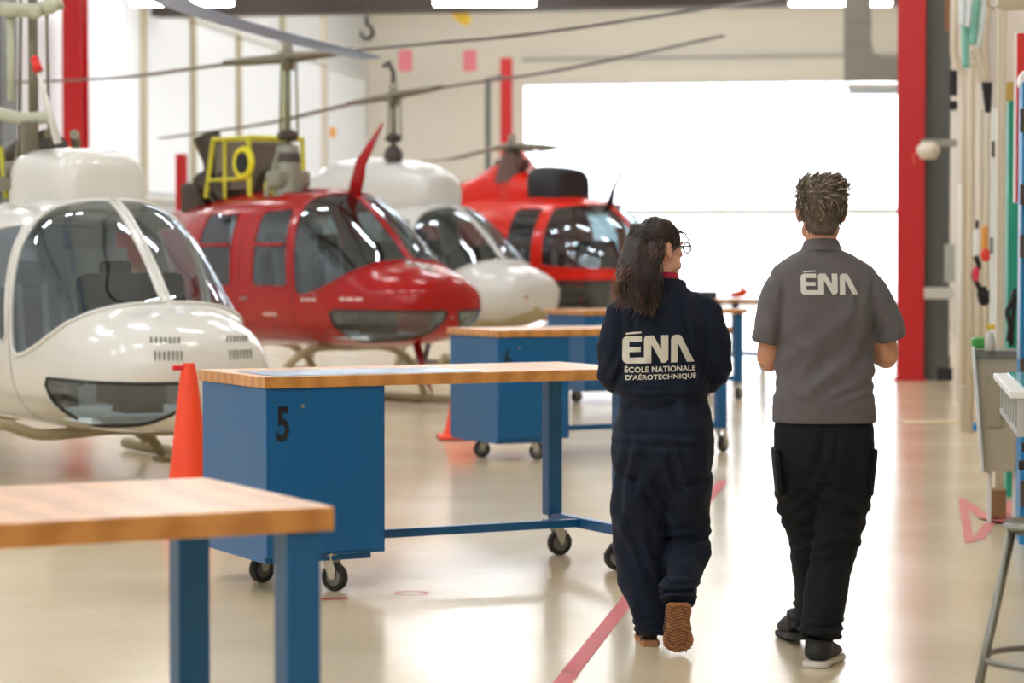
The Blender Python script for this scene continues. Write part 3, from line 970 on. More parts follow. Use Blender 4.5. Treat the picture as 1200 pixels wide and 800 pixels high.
def strip_side(e, x, z0, z1, w, dz, m, name='door_seam', y=.668):
    pass

def bvh_of(o):
    me = o.data
    return BVHTree.FromPolygons([v.co.copy() for v in me.vertices], [tuple(p.vertices) for p in me.polygons])

def on_skin(bvh, o, d):
    r = bvh.ray_cast(Vector(o), Vector(d).normalized())
    return r[0], r[1]

def seam_line(bvh, pts, side=-1, r=.004):
    out = []
    for x, z in pts:
        h, n = on_skin(bvh, (x, side * 3, z), (0, -side, 0))
        if h: out.append(h)
    return out

def heli_details(e, body, dz, side, kind='206', louvers=True, seam=GREY_STEEL, lights=True):
    bv = bvh_of(body)
    b = NB()
    for path in ([(1.03, 2.0), (1.0, 1.4), (1.04, 1.0), (1.02, .66)], [(.15, 2.0), (.15, 1.0), (.15, .68)], [(.15, .68), (.6, .68), (1.02, .68)], [(-.85, 1.98), (-.8, 1.0), (-.75, .75), (.15, .7)]):
        P = []
        for (x0, z0), (x1, z1) in zip(path, path[1:]):
            for k in range(8):
                P.append((x0 + (x1 - x0) * k / 7, z0 + (z1 - z0) * k / 7 + dz))
        for s in (-1, 1):
            q = seam_line(bv, P, s)
            if len(q) > 2: tube(b, q, .004, 5)
    bobj('door_seam', b, seam, e)
    b = NB()
    for s in (-1, 1):
        for x, z in ((.25, 1.08),):
            h, n = on_skin(bv, (x, s * 3, z + dz), (0, -s, 0))
            if h: box(b, h + Vector((0, s * .012, 0)), (.12, .02, .025), .006)
    bobj('door_handle', b, STEELH, e)
    if louvers:
        for s in (-1, 1):
            b = NB()
            for row in range(2):
                for k in range(7):
                    h, n = on_skin(bv, (3.5, s * (.16 + .026 * k), 1.235 - row * .085 + dz), (-1, 0, 0))
                    if h: box(b, h + Vector((.003, 0, 0)), (.012, .012, .06), .002)
            if len(b.verts): bobj('nose_louver', b, mat('louver_grey', (150, 150, 144), .5), e)
            else: b.free()

def doghouse(e, st, dz, m, name='cowling'):
    bm = loft(st, k=5, N=36, dz=dz)
    return bobj(name, bm, m, e, smooth=True)

def hd(a): return math.radians(a - 90)

# ---- nearest, cream white
P1 = Vector((-3.2, 17.1, 0))
CREAM = mat('cream_white_gloss', (230, 228, 221), .18, var=.02, coat=.5)
e1, bd1 = helicopter(P1, hd(HEAD1), 'cream white helicopter nearest the camera at the left edge', CREAM, GLASS, LINER, dz=-.27)
heli_details(e1, bd1, -.27, -1)
doghouse(e1, [(.98, .1, 2.06, 2.12, 2.2, 2.4), (.95, .26, 2.0, 2.2, 2.40, 2.8), (.8, .32, 1.98, 2.2, 2.48, 3.2), (.3, .33, 1.98, 2.2, 2.51, 3.4), (-.1, .33, 1.98, 2.2, 2.5, 3.4), (-.14, .1, 2.1, 2.2, 2.4, 2.4)], -.27, CREAM)
skids(e1, -.27, SKIDM, short=True)
inv = e1.matrix_basis.inverted()
q0, q1, q2 = (inv @ at_depth(x, y, 16.6) for x, y in ((160, 506), (178, 514), (192, 534)))
b = NB(); tube(b, [q0, q1, q2], [.035, .04, .03], 10); box(b, q2 + Vector((.02, 0, -.02)), (.16, .12, .04), .01); bobj('support_strut', b, SKIDM, e1, smooth=True)
hub1 = at_depth(38, -56, 17.2)
h1 = rotor(e1, hub1, [at_depth(432, 68, 21.0), hub1 * 2 - at_depth(432, 68, 21.0)], BLADEB, .33)
mast(e1, h1, 1.9)
b = NB()
box(b, (-.25, .0, 2.0), (.5, .7, .1), .02); tube(b, [(-.3, -.25, 1.95), (-.2, -.2, 2.3), (.05, -.1, 2.35)], .035, 8); tube(b, [(-.3, .25, 1.95), (-.2, .2, 2.3), (.05, .1, 2.35)], .035, 8)
tube(b, [(-.12, -.35, 2.1), (.02, .35, 2.1)], .06, 10); box(b, (.02, -.22, 2.28), (.12, .1, .3), .02)
bobj('gearbox_mount', b, HUBM, e1, auto=40)
b = NB(); tube(b, [(-.9, 0, 2.15), (-.35, 0, 2.15)], [.2, .23], 18); tube(b, [(-1.1, .2, 2.15), (-.6, .22, 2.3)], .07, 10); bobj('engine', b, DARKM, e1, smooth=True)
b = NB()
for s in (-1, 1): tube(b, [(-.25, s * .3, 1.9), (-.3, s * .32, 2.25), (-.9, s * .3, 2.3), (-1.0, s * .3, 1.9)], .02, 8)
bobj('engine_frame', b, YELF, e1, smooth=True)
inv = e1.matrix_basis.inverted()
b = NB()
tube(b, [Vector(q) for q in crom([tuple(inv @ at_depth(x, y, 17.0)) for x, y in ((-25, 6), (10, 11), (40, 12), (62, 6), (72, 2))], 4)], .05, 10)
for x, y in ((12, 12), (40, 14), (58, 8)): ball(b, inv @ at_depth(x, y, 16.95), (.06, .06, .05))
tube(b, [inv @ at_depth(12, 12, 17.0), inv @ at_depth(13, 118, 17.0)], .026, 10)
tube(b, [Vector(q) for q in crom([tuple(inv @ at_depth(x, y, 17.0)) for x, y in ((-22, 128), (0, 133), (30, 139), (62, 136))], 5)], .045, 10)
bobj('control_linkage', b, mat('linkage_pale_green', (196, 200, 176), .45), e1, smooth=True)
a = inv @ at_depth(68, 168, 16.6); c = inv @ at_depth(45, 84, 16.6)
b = NB(); tube(b, [a, (a + c) / 2, c], [.03, .02, .016], 10); an = bobj('antenna', b, CREAM, e1, smooth=True)
c2 = inv @ at_depth(41, 70, 16.6)
b = NB(); tube(b, [c, c2], [.033, .028], 12); ball(b, c2, (.03, .03, .03)); bobj('red_tip', b, mat('antenna_red', (230, 50, 44), .5), an, smooth=True)

# ---- red, second
P2h = Vector((-2.3, 24.9, 0))
REDG = mat('cherry_red_gloss', (168, 4, 9), .2, var=.03, coat=.25, spec=.35)
e2, bd2 = helicopter(P2h, hd(HEAD2), 'cherry red helicopter with its engine uncovered, between two white ones', REDG, GLASSD, LINER, dz=0)
heli_details(e2, bd2, 0, -1, louvers=False, seam=mat('seam_dark_red', (120, 10, 16), .5))
b = NB()
for xx in (.88,):
    pass
for s in (-1, 1):
    box(b, (.66, s * .722, 1.62), (.5, .02, .03), .004); box(b, (-.33, s * .722, 1.62), (.6, .02, .03), .004)
bobj('window_bar', b, REDG, e2)
skids(e2, 0, SKIDM)
bv2 = bvh_of(bd2); WMK = mat('pale_marking', (226, 196, 190), .5)
b = NB()
for x0, x1, z in ((1.16, 1.42, 1.14), (1.18, 1.42, 1.08), (1.75, 2.08, 1.09), (.55, .78, .93)):
    n_ = 14
    for k in range(n_):
        if k % 5 == 3: continue
        xx = x0 + (x1 - x0) * k / n_
        h_, nn = on_skin(bv2, (xx, -3, z), (0, 1, 0))
        if h_: box(b, h_, ((x1 - x0) / n_ * .95, .006, .03), rz=math.atan2(nn.y, nn.x) + PI / 2)
bobj('side_marking', b, WMK, e2)
b = NB()
for k in range(5):
    h_, nn = on_skin(bv2, (2.12 + .07 * k, -.10 + .05 * (k % 3), 3), (0, 0, -1))
    if h_: box(b, h_ + nn * .004, (.06, .07, .014), .004, ry=.45)
bobj('nose_latch', b, STEELH, e2)
hub2 = at_depth(337, 68, 24.5)
h2 = rotor(e2, hub2, [at_depth(912, -3, 22.4), at_depth(-20, 97, 26.2)], BLADE, .24)
mast(e2, h2, 2.5, .03, OLIVE)
b = NB()
tube(b, [(h2.x, h2.y, 2.0), (h2.x, h2.y, 2.62)], [.17, .11], 18); box(b, (h2.x, h2.y, 2.28), (.24, .42, .18), .05)
tube(b, [(h2.x - .1, h2.y - .2, 2.1), (h2.x, h2.y - .09, 2.6)], .03, 8); tube(b, [(h2.x - .1, h2.y + .2, 2.1), (h2.x, h2.y + .09, 2.6)], .03, 8)
bobj('gearbox', b, mat('gearbox_grey', (150, 150, 136), .45, .4), e2, auto=40)
b = NB()
tube(b, [(-.75, 0, 2.3), (-1.35, 0, 2.32)], [.22, .26], 20); tube(b, [(-.75, 0, 2.3), (-.45, 0, 2.3)], [.22, .1], 16)
tube(b, [(-1.5, -.1, 2.3), (-1.55, -.15, 2.62), (-1.62, -.2, 2.86)], [.14, .13, .15], 14); tube(b, [(-1.5, .1, 2.3), (-1.55, .15, 2.62), (-1.62, .2, 2.8)], [.14, .13, .15], 14)
for k in range(10):
    a0 = rnd.uniform(-1.7, -.8)
    tube(b, crom([(a0, -.28, 2.1 + rnd.random() * .2), (a0 + rnd.uniform(-.2, .2), -.33, 2.4), (a0 + rnd.uniform(-.3, .3), rnd.uniform(-.2, .2), 2.55)], 4), .022, 6)
box(b, (-1.9, 0, 2.2), (.35, .5, .35), .06)
bmesh.ops.translate(b, vec=(.42, 0, -.08), verts=b.verts)
bobj('engine', b, DARKM, e2, auto=50)
b = NB()
for s in (-1, 1):
    tube(b, [(-.2, s * .34, 2.12), (-.22, s * .34, 2.72), (-.86, s * .34, 2.72), (-1.0, s * .34, 2.12)], .028, 8)
    tube(b, [(-.2, s * .34, 2.3), (-.95, s * .34, 2.3)], .02, 8)
    tube(b, [(-.65, s * .34, 2.1), (-.65, s * .34, 2.72)], .02, 8)
for x, z in ((-.22, 2.72), (-.86, 2.72)): tube(b, [(x, -.34, z), (x, .34, z)], .028, 8)
box(b, (.15, -.25, 2.2), (.26, .16, .14), .03)
bobj('engine_frame', b, YELF, e2)
b = NB(); box(b, (-.6, 0, 2.44), (.62, .6, .5), .04); fw = bobj('engine_cover', b, mat('cover_taupe', (118, 108, 98), .7), e2)
b = NB(); tube(b, [(-.28 + .14 * math.cos(a * PI / 8), -.36, 2.46 + .14 * math.sin(a * PI / 8)) for a in range(16)], .035, 8, closed=True, caps=False); bobj('air_ring', b, mat('ring_yellow', (238, 226, 40), .5), e2, smooth=True)
b = NB(); lathe(b, [(0, 0), (.11, 0), (.11, .05), (0, .05)], (-.28, -.34, 2.46), M=Matrix.Rotation(PI / 2, 4, 'X'), n=16); bobj('intake_hole', b, BLACKP, e2)
inv = e2.matrix_basis.inverted()
# upper and lower wire cutters
a = inv @ at_depth(428, 222, 23.2); c = inv @ at_depth(441, 181, 23.2); d = inv @ at_depth(459, 146, 23.2)
a = Vector((1.1, 0, 2.02))
c = Vector((1.24, -.01, 2.42)); d = Vector((1.58, 0, 2.80))
b = NB(); tube(b, [a + Vector((-.02, 0, 0)), c * .75 + a * .25, c, d], [.10, .085, .075, .012], 8, r2=[.05, .045, .04, .01]); box(b, (1.1, 0, 2.06), (.3, .1, .06), .02)
bobj('wire_cutter', b, REDG, e2, smooth=True)
a = Vector((2.1, 0, .68)); c = Vector((2.2, 0, .4)); d = Vector((2.35, 0, .18))
b = NB(); tube(b, [a, c, d], [.06, .045, .008], 8, r2=[.03, .02, .006]); bobj('wire_cutter', b, mat('dark_red', (130, 12, 20), .3), e2, smooth=True)
b = NB(); ball(b, (2.585, 0, .93), (.06, .06, .05)); bobj('landing_light', b, mat('lens_pale', (225, 230, 232), .1), e2, smooth=True)

# ---- white, third
P3 = Vector((-1.42, 31.2, 0))
WHITEG = mat('white_gloss', (216, 216, 212), .2, var=.02, coat=.5)
e3, bd3 = helicopter(P3, hd(HEAD3), 'white helicopter with a tall cowling behind the cherry red one', WHITEG, GLASSD, LINERD, dz=.0, chin=False)
heli_details(e3, bd3, 0, -1, louvers=False)
doghouse(e3, [(.9, .1, 2.1, 2.2, 2.3, 2.4), (.8, .34, 2.0, 2.3, 2.55, 2.6), (.3, .42, 2.0, 2.3, 2.72, 2.8), (-.6, .44, 2.0, 2.3, 2.8, 2.8), (-1.4, .38, 2.0, 2.3, 2.72, 2.6), (-2.2, .2, 2.0, 2.2, 2.4, 2.2), (-2.3, .05, 2.1, 2.2, 2.3, 2.2)], 0, WHITEG)
skids(e3, 0, SKIDM)
hub3 = at_depth(461, 112, 31.0)
h3 = rotor(e3, hub3, [at_depth(848, 42, 28.6), at_depth(188, 162, 33.6)], BLADE, .24)
mast(e3, h3, 2.8, .04)
b = NB(); tube(b, [h3 + Vector((0, 0, .1)), h3 + Vector((.0, 0, .3)), h3 + Vector((-.1, 0, .42)), h3 + Vector((-.22, 0, .38))], [.03, .03, .04, .02], 8); bobj('lifting_hook', b, DARK_STEEL, e3, smooth=True)
b = NB()
for k in range(5): box(b, (1.75 + k * .13, 0, .70 + .02 * k), (.05, .8, .03), .008)
bobj('belly_slat', b, SKIDM, e3)
b = NB()
P = loft([(2.635, .03, .86, .9, .94, 2), (2.5, .3, .72, .86, .98, 2.4), (2.0, .5, .62, .8, .99, 2.6), (1.6, .56, .60, .8, 1.0, 2.6)], k=5, N=32)
merge(b, P); bobj('nose_underside', b, SKIDM, e3, smooth=True)
b = NB(); box(b, (2.62, -.12, 1.02), (.06, .2, .05), .02); bobj('red_sticker', b, REDG, e3)

# ---- orange red, fourth
P4 = Vector((.05, 33.6, 0))
ORG = mat('orange_red_gloss', (224, 34, 14), .24, var=.03, coat=.25, spec=.4)
e4, bd4 = helicopter(P4, hd(HEAD4), 'orange red helicopter with big dark bubble nose, farthest in the row', ORG, GLASSD, LINERD, dz=.08, kind='350')
heli_details(e4, bd4, 0, -1, louvers=False)
doghouse(e4, [(.75, .1, 2.2, 2.3, 2.4, 2.4), (.6, .34, 2.1, 2.35, 2.6, 2.6), (.25, .40, 2.1, 2.4, 2.72, 2.4), (0, .34, 2.1, 2.5, 3.0, 2.2), (-.3, .34, 2.1, 2.4, 2.8, 2.3), (-.8, .38, 2.1, 2.35, 2.58, 2.4), (-1.6, .36, 2.05, 2.3, 2.56, 2.4), (-2.5, .25, 1.95, 2.2, 2.5, 2.2), (-2.9, .05, 2.0, 2.1, 2.2, 2.2)], 0, ORG)
b = NB(); P = loft([(1.08, .2, 2.2, 2.4, 2.6, 3), (1.05, .34, 2.15, 2.4, 2.7, 3.4), (.55, .36, 2.15, 2.4, 2.74, 3.4), (.5, .2, 2.2, 2.4, 2.6, 3)], k=4, N=28)
merge(b, P); bobj('air_intake', b, mat('intake_black', (34, 34, 38), .6), e4, smooth=True)
skids(e4, 0, mat('skid_dark', (60, 60, 60), .5), w=1.05)
hub4 = at_depth(600, 171, 33.4)
h4 = rotor(e4, hub4, [at_depth(812, 178, 31.5), at_depth(470, 190, 37.5), at_depth(640, 176, 38.0)], BLADE, .24)
mast(e4, h4, 2.75, .07, mat('mast_brown', (96, 66, 58), .5), False)
b = NB(); tube(b, [h4 + Vector((0, 0, -.1)), (h4.x, h4.y, h4.z - .5)], [.14, .24], 14); box(b, (h4.x, h4.y, h4.z - .25), (.5, .2, .14), .04); bobj('rotor_gearbox', b, mat('mast_brown', (96, 66, 58), .5), e4, auto=40)
b = NB(); tube(b, [(1.7, 0, 2.12), (1.78, 0, 2.4), (2.0, 0, 2.75)], [.06, .03, .006], 8); bobj('wire_cutter', b, BLACKP, e4, smooth=True)
b = NB()
for k in range(2): box(b, (-2.2 - k * .5, -.05, 2.45), (.5, .3, .12), .03)
bobj('tail_fairing', b, mat('deep_orange', (236, 70, 30), .3), e4)
# ================================================================== RIGHT SIDE OF THE HALL
def pbox(name, x0, x1, y0, y1, Y, dep, m, label=None, cat=None, parent=None, bev=.006, group=None):
    """upright box whose front face covers the given picture rectangle at depth Y, squared to the hall"""
    a, c = at_depth(x0, y1, Y), at_depth(x1, y0, Y)
    w_, h_ = c.x - a.x, c.z - a.z
    b = NB(); box(b, (w_ / 2, dep / 2, h_ / 2), (w_, dep, h_), bev)
    o = bobj(name, b, m, None, (a.x, a.y, a.z), -ROOM)
    if label: props(o, label, cat, group)
    if parent is not None:
        o.parent = parent; o.matrix_parent_inverse = parent.matrix_basis.inverted()
    return o
def ppipe(name, pts, w, Y, m, label, cat='pipe', n=12):
    b = NB(); tube(b, [at_depth(x, y, Y) for x, y in pts], w / F * Y / 2, n)
    o = bobj(name, b, m, smooth=True); props(o, label, cat); return o
def floor_y(Y): return 305 + EYE * F / Y
PIPEC = mat('pipe_cream', (216, 204, 182), .45, var=.04)
PIPEW = mat('panel_white', (240, 240, 238), .4)
GREENP = mat('green_panel', (30, 150, 122), .45)
BLUEC = mat('bright_blue_panel', (20, 128, 188), .4)
DK = mat('matt_black', (26, 26, 30), .6)
BEI = mat('beige_sheet_metal', (196, 184, 158), .45, var=.05)

ppipe('conduit', [(1119, -40), (1118, 62), (1120, 72), (1130, 88), (1132, 98), (1130, floor_y(24))], 9.5, 24, PIPEC, 'cream conduit with an offset bend beside the grey pier')
ppipe('conduit', [(1138, -40), (1137, floor_y(20.5))], 9, 20.5, PIPEC, 'straight cream pipe right of the conduit with the bend')
ppipe('conduit', [(1149, 128), (1148, floor_y(22.5))], 8, 22.5, PIPEC, 'short cream pipe starting below the black funnel')
ppipe('conduit', [(1157, 132), (1156, floor_y(22))], 5, 22, PIPEC, 'thinnest cream pipe left of the tall white panel')
ppipe('conduit', [(1127, 215), (1125, floor_y(25))], 6, 25, PIPEW, 'thin white pipe next to the grey pier base')
e = pbox('post', 1165.5, 1180, -40, floor_y(13.8), 13.8, .1, PIPEC, 'cream square post rising through the beige sheet metal cabinet', 'post')
pbox('base_casing', 1158, 1179, 574, 607, 13.6, .16, mat('rusty_casing', (158, 124, 84), .7, var=.3, scale=20), parent=e)
pbox('panel', 1160, 1171, 126, 398, 16.5, .05, PIPEW, 'tall narrow white panel left of the cream post', 'panel')
pbox('latch', 1162, 1166, 165, 184, 16.4, .03, mat('latch_olive', (96, 92, 70), .5), 'small dark latch plate on the tall white panel', 'latch')
pbox('latch', 1160, 1164, 278, 297, 16.4, .03, mat('latch_grey', (130, 132, 130), .5), 'small grey plate low on the tall white panel', 'latch')
pbox('pipe_base', 1126, 1141, 452, 508, 20.6, .16, BEI, 'beige casing round the foot of the pipes', 'casing', bev=.02)
e = pbox('cabinet', 1179, 1200, 118, 590, 14.9, .5, GREENP, 'tall green cabinet behind the cream post', 'cabinet')
pbox('top_box', 1179, 1188, 96, 118, 14.9, .1, mat('ochre_box', (190, 160, 84), .5), parent=e)
b = NB(); tube(b, [at_depth(1189, 340, 14.8), at_depth(1186, 352, 14.75), at_depth(1180, 366, 14.75), at_depth(1184, 382, 14.75), at_depth(1182, 400, 14.75)], .016, 8); tube(b, [at_depth(1190, 345, 14.8), at_depth(1187, 372, 14.75), at_depth(1185, 405, 14.75)], .014, 8)
o = bobj('cable', b, DK, smooth=True); props(o, 'black cables hanging in front of the green cabinet', 'cable')
# red framed board with white border
e = pbox('notice_board', 1187.5, 1240, 38, 238, 12.9, .04, PIPEW, 'red notice board with white edge above the bright blue cabinet', 'board')
pbox('red_face', 1191, 1240, 39, 237, 12.87, .03, mat('signal_red', (224, 40, 34), .45), parent=e, bev=.002)
e = pbox('cabinet', 1194.5, 1250, 96, 640, 12.4, .38, BLUEC, 'tall bright blue cabinet at the right edge behind the stool', 'cabinet')
pbox('white_edge', 1193, 1195, 240, 420, 12.38, .03, PIPEW, parent=e, bev=.001)
for k, (y0, y1) in enumerate(((127, 155), (216, 240), (275, 302), (420, 446), (563, 594))):
    pbox('handle', 1195.5, 1206, y0, y1, 12.36, .04, mat('handle_brown', (76, 62, 56), .5), parent=e)
pbox('top_curve', 1196, 1210, 82, 98, 12.4, .4, PIPEW, parent=e, bev=.03)
# beige sheet metal cabinet
def prism_px(name, P, Y, dep, m, label=None, cat=None, parent=None):
    b = NB()
    d3 = RM.to_3x3() @ Vector((0, dep, 0))
    lo = [b.verts.new(at_depth(x, y, Y)) for x, y in P]; hi = [b.verts.new(v.co + d3) for v in lo]
    b.faces.new(lo); b.faces.new(hi[::-1])
    for k in range(len(P)):
        b.faces.new((lo[k], hi[k], hi[(k + 1) % len(P)], lo[(k + 1) % len(P)]))
    bmesh.ops.recalc_face_normals(b, faces=b.faces)
    bmesh.ops.bevel(b, geom=list(b.edges), offset=.005, segments=2, affect='EDGES')
    o = bobj(name, b, m)
    if label: props(o, label, cat)
    if parent is not None:
        o.parent = parent; o.matrix_parent_inverse = parent.matrix_basis.inverted()
    return o
e = prism_px('sheet_metal_cabinet', [(1141, 418), (1204, 418), (1190, 553), (1151, 553)], 13.3, .35, BEI, 'beige sheet metal cabinet with grey rim and bright left edge', 'cabinet')
prism_px('rim', [(1139, 411), (1206, 411), (1206, 420), (1141, 420)], 13.28, .37, mat('rim_grey', (150, 150, 140), .4, .3), parent=e)
prism_px('left_edge', [(1138.5, 406), (1142.5, 406), (1153.5, 553), (1150, 553)], 13.25, .05, PIPEW, parent=e)
prism_px('access_plate', [(1156, 440), (1176, 440), (1174, 500), (1157, 500)], 13.28, .02, mat('plate_beige', (180, 168, 142), .45), parent=e)
for x in (1157, 1186):
    pbox('leg', x, x + 5, 553, floor_y(13.4), 13.4, .03, PIPEW, parent=e)
# small things on its top
pbox('tray', 1139, 1156, 396, 408.5, 13.3, .22, mat('tray_green', (60, 150, 60), .5), 'small green tray on the beige sheet metal cabinet', 'tray', bev=.015)
b = NB(); lathe(b, [(0, 0), (.028, 0), (.03, .06), (.02, .085), (.02, .1), (0, .1)], at_depth(1160, 411, 13.25), n=18); o = bobj('jar', b, mat('jar_grey', (206, 206, 200), .3), smooth=True); props(o, 'little grey jar beside the green tray', 'jar')
pbox('yellow_strip', 1155, 1170, 380, 386, 15.0, .1, mat('yellow_plastic', (222, 190, 70), .5), 'yellow strip fixed below the tall white panel', 'strip')
# tools hanging between the pipes
e = pbox('spray_bottle', 1140.5, 1149, 268, 302, 19, .1, PIPEW, 'white bottle hanging between the cream pipes', 'bottle', bev=.03)
pbox('nozzle', 1143, 1147, 258, 268, 19, .05, DK, parent=e)
pbox('hanging_pouch', 1150, 1158, 264, 302, 18.5, .08, mat('amber_pouch', (226, 158, 70), .5), 'amber pouch hanging right of the white bottle', 'pouch', bev=.03)
b = NB(); ball(b, at_depth(1155, 299, 18.2), (.04, .03, .05)); o = bobj('red_knob', b, mat('knob_red', (226, 58, 40), .4), smooth=True); props(o, 'round red knob under the amber pouch', 'knob')
b = NB()
tube(b, crom([tuple(at_depth(x, y, 19)) for x, y in ((1143, 300), (1147, 312), (1141, 322), (1147, 336), (1152, 344), (1156, 352))], 4), .022, 8)
tube(b, crom([tuple(at_depth(x, y, 19)) for x, y in ((1156, 338), (1148, 340), (1150, 354), (1157, 354), (1157, 340))], 4), .02, 8)
te = empty('hanging_tool', at_depth(1147, 325, 19), 0, 'black tool with tangled cord and pink grip below the white bottle', 'tool')
def keep(o, p): o.parent = p; o.matrix_parent_inverse = p.matrix_basis.inverted(); return o
keep(bobj('tangled_cable', b, DK, smooth=True), te)
b = NB(); ball(b, at_depth(1143.5, 321, 18.9), (.03, .02, .06)); keep(bobj('grip', b, mat('grip_pink', (220, 50, 90), .5), smooth=True), te)
pbox('junction_box', 1107, 1119, 286, 331, 26, .12, mat('box_grey', (172, 174, 166), .5), 'pale grey junction box beside the grey pier', 'junction box')
pbox('cable_box', 1112.5, 1122, 82, 112, 25, .1, DK, 'black box behind the bend of the cream conduit', 'box')
pbox('clip', 1112, 1122, 118, 129, 25, .1, DK, 'small black clip under the black box', 'clip', bev=.02)
pbox('rust_strip', 1108, 1113, -30, 36, 27, .1, mat('rust_brown', (150, 92, 58), .7), 'rust brown strip high between pier and conduit', 'strip')
prism_px('funnel', [(1150.5, 96), (1163, 96), (1161.5, 131), (1155, 131)], 18.5, .15, DK, 'black funnel hanging between the pipes', 'funnel')
# alarm lamp on an arm
e = empty('wall_lamp', at_depth(1088, 176, 28.5), 0, 'white dome lamp on an arm in front of the red column', 'lamp')
b = NB(); lathe(b, [(0, .1), (.08, .09), (.14, .03), (.14, -.02), (.09, -.1), (0, -.11)], n=20); ob = bobj('dome', b, mat('dome_white', (230, 222, 206), .4), e, smooth=True)
b = NB(); box(b, (.14, .1, .09), (.42, .06, .09), .01); bobj('arm', b, mat('arm_grey', (160, 160, 150), .5), e)
b = NB(); tube(b, [(-.14, 0, -.02), (-.18, 0, -.08), (-.16, 0, -.17)], .012, 6); bobj('pull_tag', b, mat('tag_red', (226, 90, 74), .5), e)
pbox('wall_bracket', 1083, 1117, 337, 350, 28.5, .1, mat('bracket_pale', (206, 204, 194), .5), 'pale bracket on the grey pier at shoulder height', 'bracket')
pbox('foot_switch', 1098, 1116, 431, 446, 27.5, .2, DK, 'dark object on the floor at the foot of the grey pier', 'box')
pbox('blue_bucket', 1140, 1147, 496, 505, 19.5, .15, BLUEC, 'small blue object on the floor beside the pipe casing', 'box')
# clear and teal plastic hoses hanging at the top
HOSE = mat('teal_plastic', (130, 196, 182), .3); HOSEW = mat('clear_plastic', (226, 234, 236), .2)
e = empty('hose_bundle', at_depth(1140, 10, 19.5), 0, 'bundle of teal and clear plastic hoses hanging at the top right', 'hose')
inv_ = Matrix.Translation(-e.location)
def hose(nm, P, r, m, Y=19.5):
    b = NB(); tube(b, [inv_ @ Vector(q) for q in crom([tuple(at_depth(x, y, Y)) for x, y in P], 5)], r, 10); bobj(nm, b, m, e, smooth=True)
hose('hose', [(1127, -30), (1128, 10), (1128, 30)], .035, HOSEW); hose('hose', [(1130, 20), (1131, 50), (1132, 80)], .03, HOSE)
hose('hose', [(1137, -30), (1136, 10), (1134, 32)], .02, HOSEW, 19.4); hose('hose', [(1146, 0), (1142, 20), (1139, 52)], .04, HOSE)
hose('hose', [(1154, -30), (1152, 15), (1149, 40), (1144, 60)], .03, HOSEW); hose('hose', [(1158, 10), (1154, 50), (1157, 95)], .03, PIPEC)
hose('hose', [(1142, 55), (1150, 75), (1155, 95)], .035, PIPEC); hose('hose', [(1140, 72), (1148, 82), (1148, 95)], .03, PIPEC)
# drilled beige bracket close to the camera, top right
p = at_depth(1165.5, 3, 8.2)
b = NB()
N_ = 20
outer = [(.0 + .028 * math.cos(a), .028 * math.sin(a)) for a in [PI / 2 + PI * k / N_ for k in range(N_ + 1)]]
P_ = outer + [(.35, -.02), (.35, .06), (0.0, .028)]
vo = [(x, z) for x, z in outer]
hole = [(.014 * math.cos(a), .014 * math.sin(a)) for a in [PI / 2 + PI * k / N_ for k in range(N_ + 1)]]
for y in (0, .006):
    pass
def slab(bm, P, y0, y1):
    lo = [bm.verts.new((x, y0, z)) for x, z in P]; hi = [bm.verts.new((x, y1, z)) for x, z in P]
    bm.faces.new(lo); bm.faces.new(hi[::-1])
    for k in range(len(P)): bm.faces.new((lo[k], hi[k], hi[(k + 1) % len(P)], lo[(k + 1) % len(P)]))
for k in range(N_): slab(b, [outer[k], hole[k], hole[k + 1], outer[k + 1]], 0, .006)
for k in range(N_):
    a0, a1 = PI / 2 - PI * k / N_, PI / 2 - PI * (k + 1) / N_
    slab(b, [(.014 * math.cos(a0), .014 * math.sin(a0)), (.030, .028 - .056 * k / N_), (.030, .028 - .056 * (k + 1) / N_), (.014 * math.cos(a1), .014 * math.sin(a1))], 0, .006)
slab(b, [(.03, .06), (.03, -.028), (.4, -.018), (.4, .06)], 0, .006)
slab(b, [(0, .06), (0, .028), (.03, .028), (.03, .06)], 0, .006)
e = bobj('drilled_bracket', b, BEI, None, p, 0); props(e, 'beige drilled metal bracket in the top right corner', 'bracket')
b = NB(); tube(b, [(.4, .003, .02), (.4, .003, 1.2)], .02, 8); bobj('stem', b, BEI, e)

# grey vented bench housing, close by on the right
e = empty('machine', RM @ Vector((.385, 8.0, 0)), -ROOM, 'grey machine housing with slotted side and teal glass top, above the stool', 'machine')
TEAL = mat('teal_glass_top', (84, 160, 160), .15)
HG = mat('housing_grey', (196, 196, 190), .4)
zt = 1.035
b = NB(); box(b, (.5, .65, zt - .012), (1.0, 1.3, .024), .006); bobj('top_frame', b, PIPEW, e)
b = NB(); box(b, (.52, .65, zt + .002), (.94, 1.22, .008), .002); bobj('glass_top', b, TEAL, e)
b = NB(); box(b, (.52, .02, zt - .085), (.95, .02, .125), .004); box(b, (.52, 1.28, zt - .085), (.95, .02, .125), .004); box(b, (.52, .65, zt - .14), (.95, 1.26, .02), .004)
for k in range(8): box(b, (.035, .03 + k * .175, zt - .085), (.02, .035, .125), .003)
box(b, (.035, .65, zt - .14), (.022, 1.28, .02), .003)
bobj('slotted_housing', b, HG, e)
b = NB(); box(b, (.06, .65, zt - .085), (.02, 1.2, .1)); bobj('slot_backing', b, mat('slot_dark', (90, 94, 98), .5), e)
b = NB(); box(b, (.10, .15, zt - .23), (.07, .1, .16), .01); box(b, (.07, .12, zt - .19), (.05, .05, .03), .004); box(b, (.06, .12, zt - .25), (.05, .05, .03), .004); bobj('control_box', b, DK, e)
for x in (.3, .95):
    for y in (.3, 1.2):
        b = NB(); box(b, (x, y, (zt - .15) / 2), (.06, .06, zt - .15), .004); bobj('leg', b, HG, e)
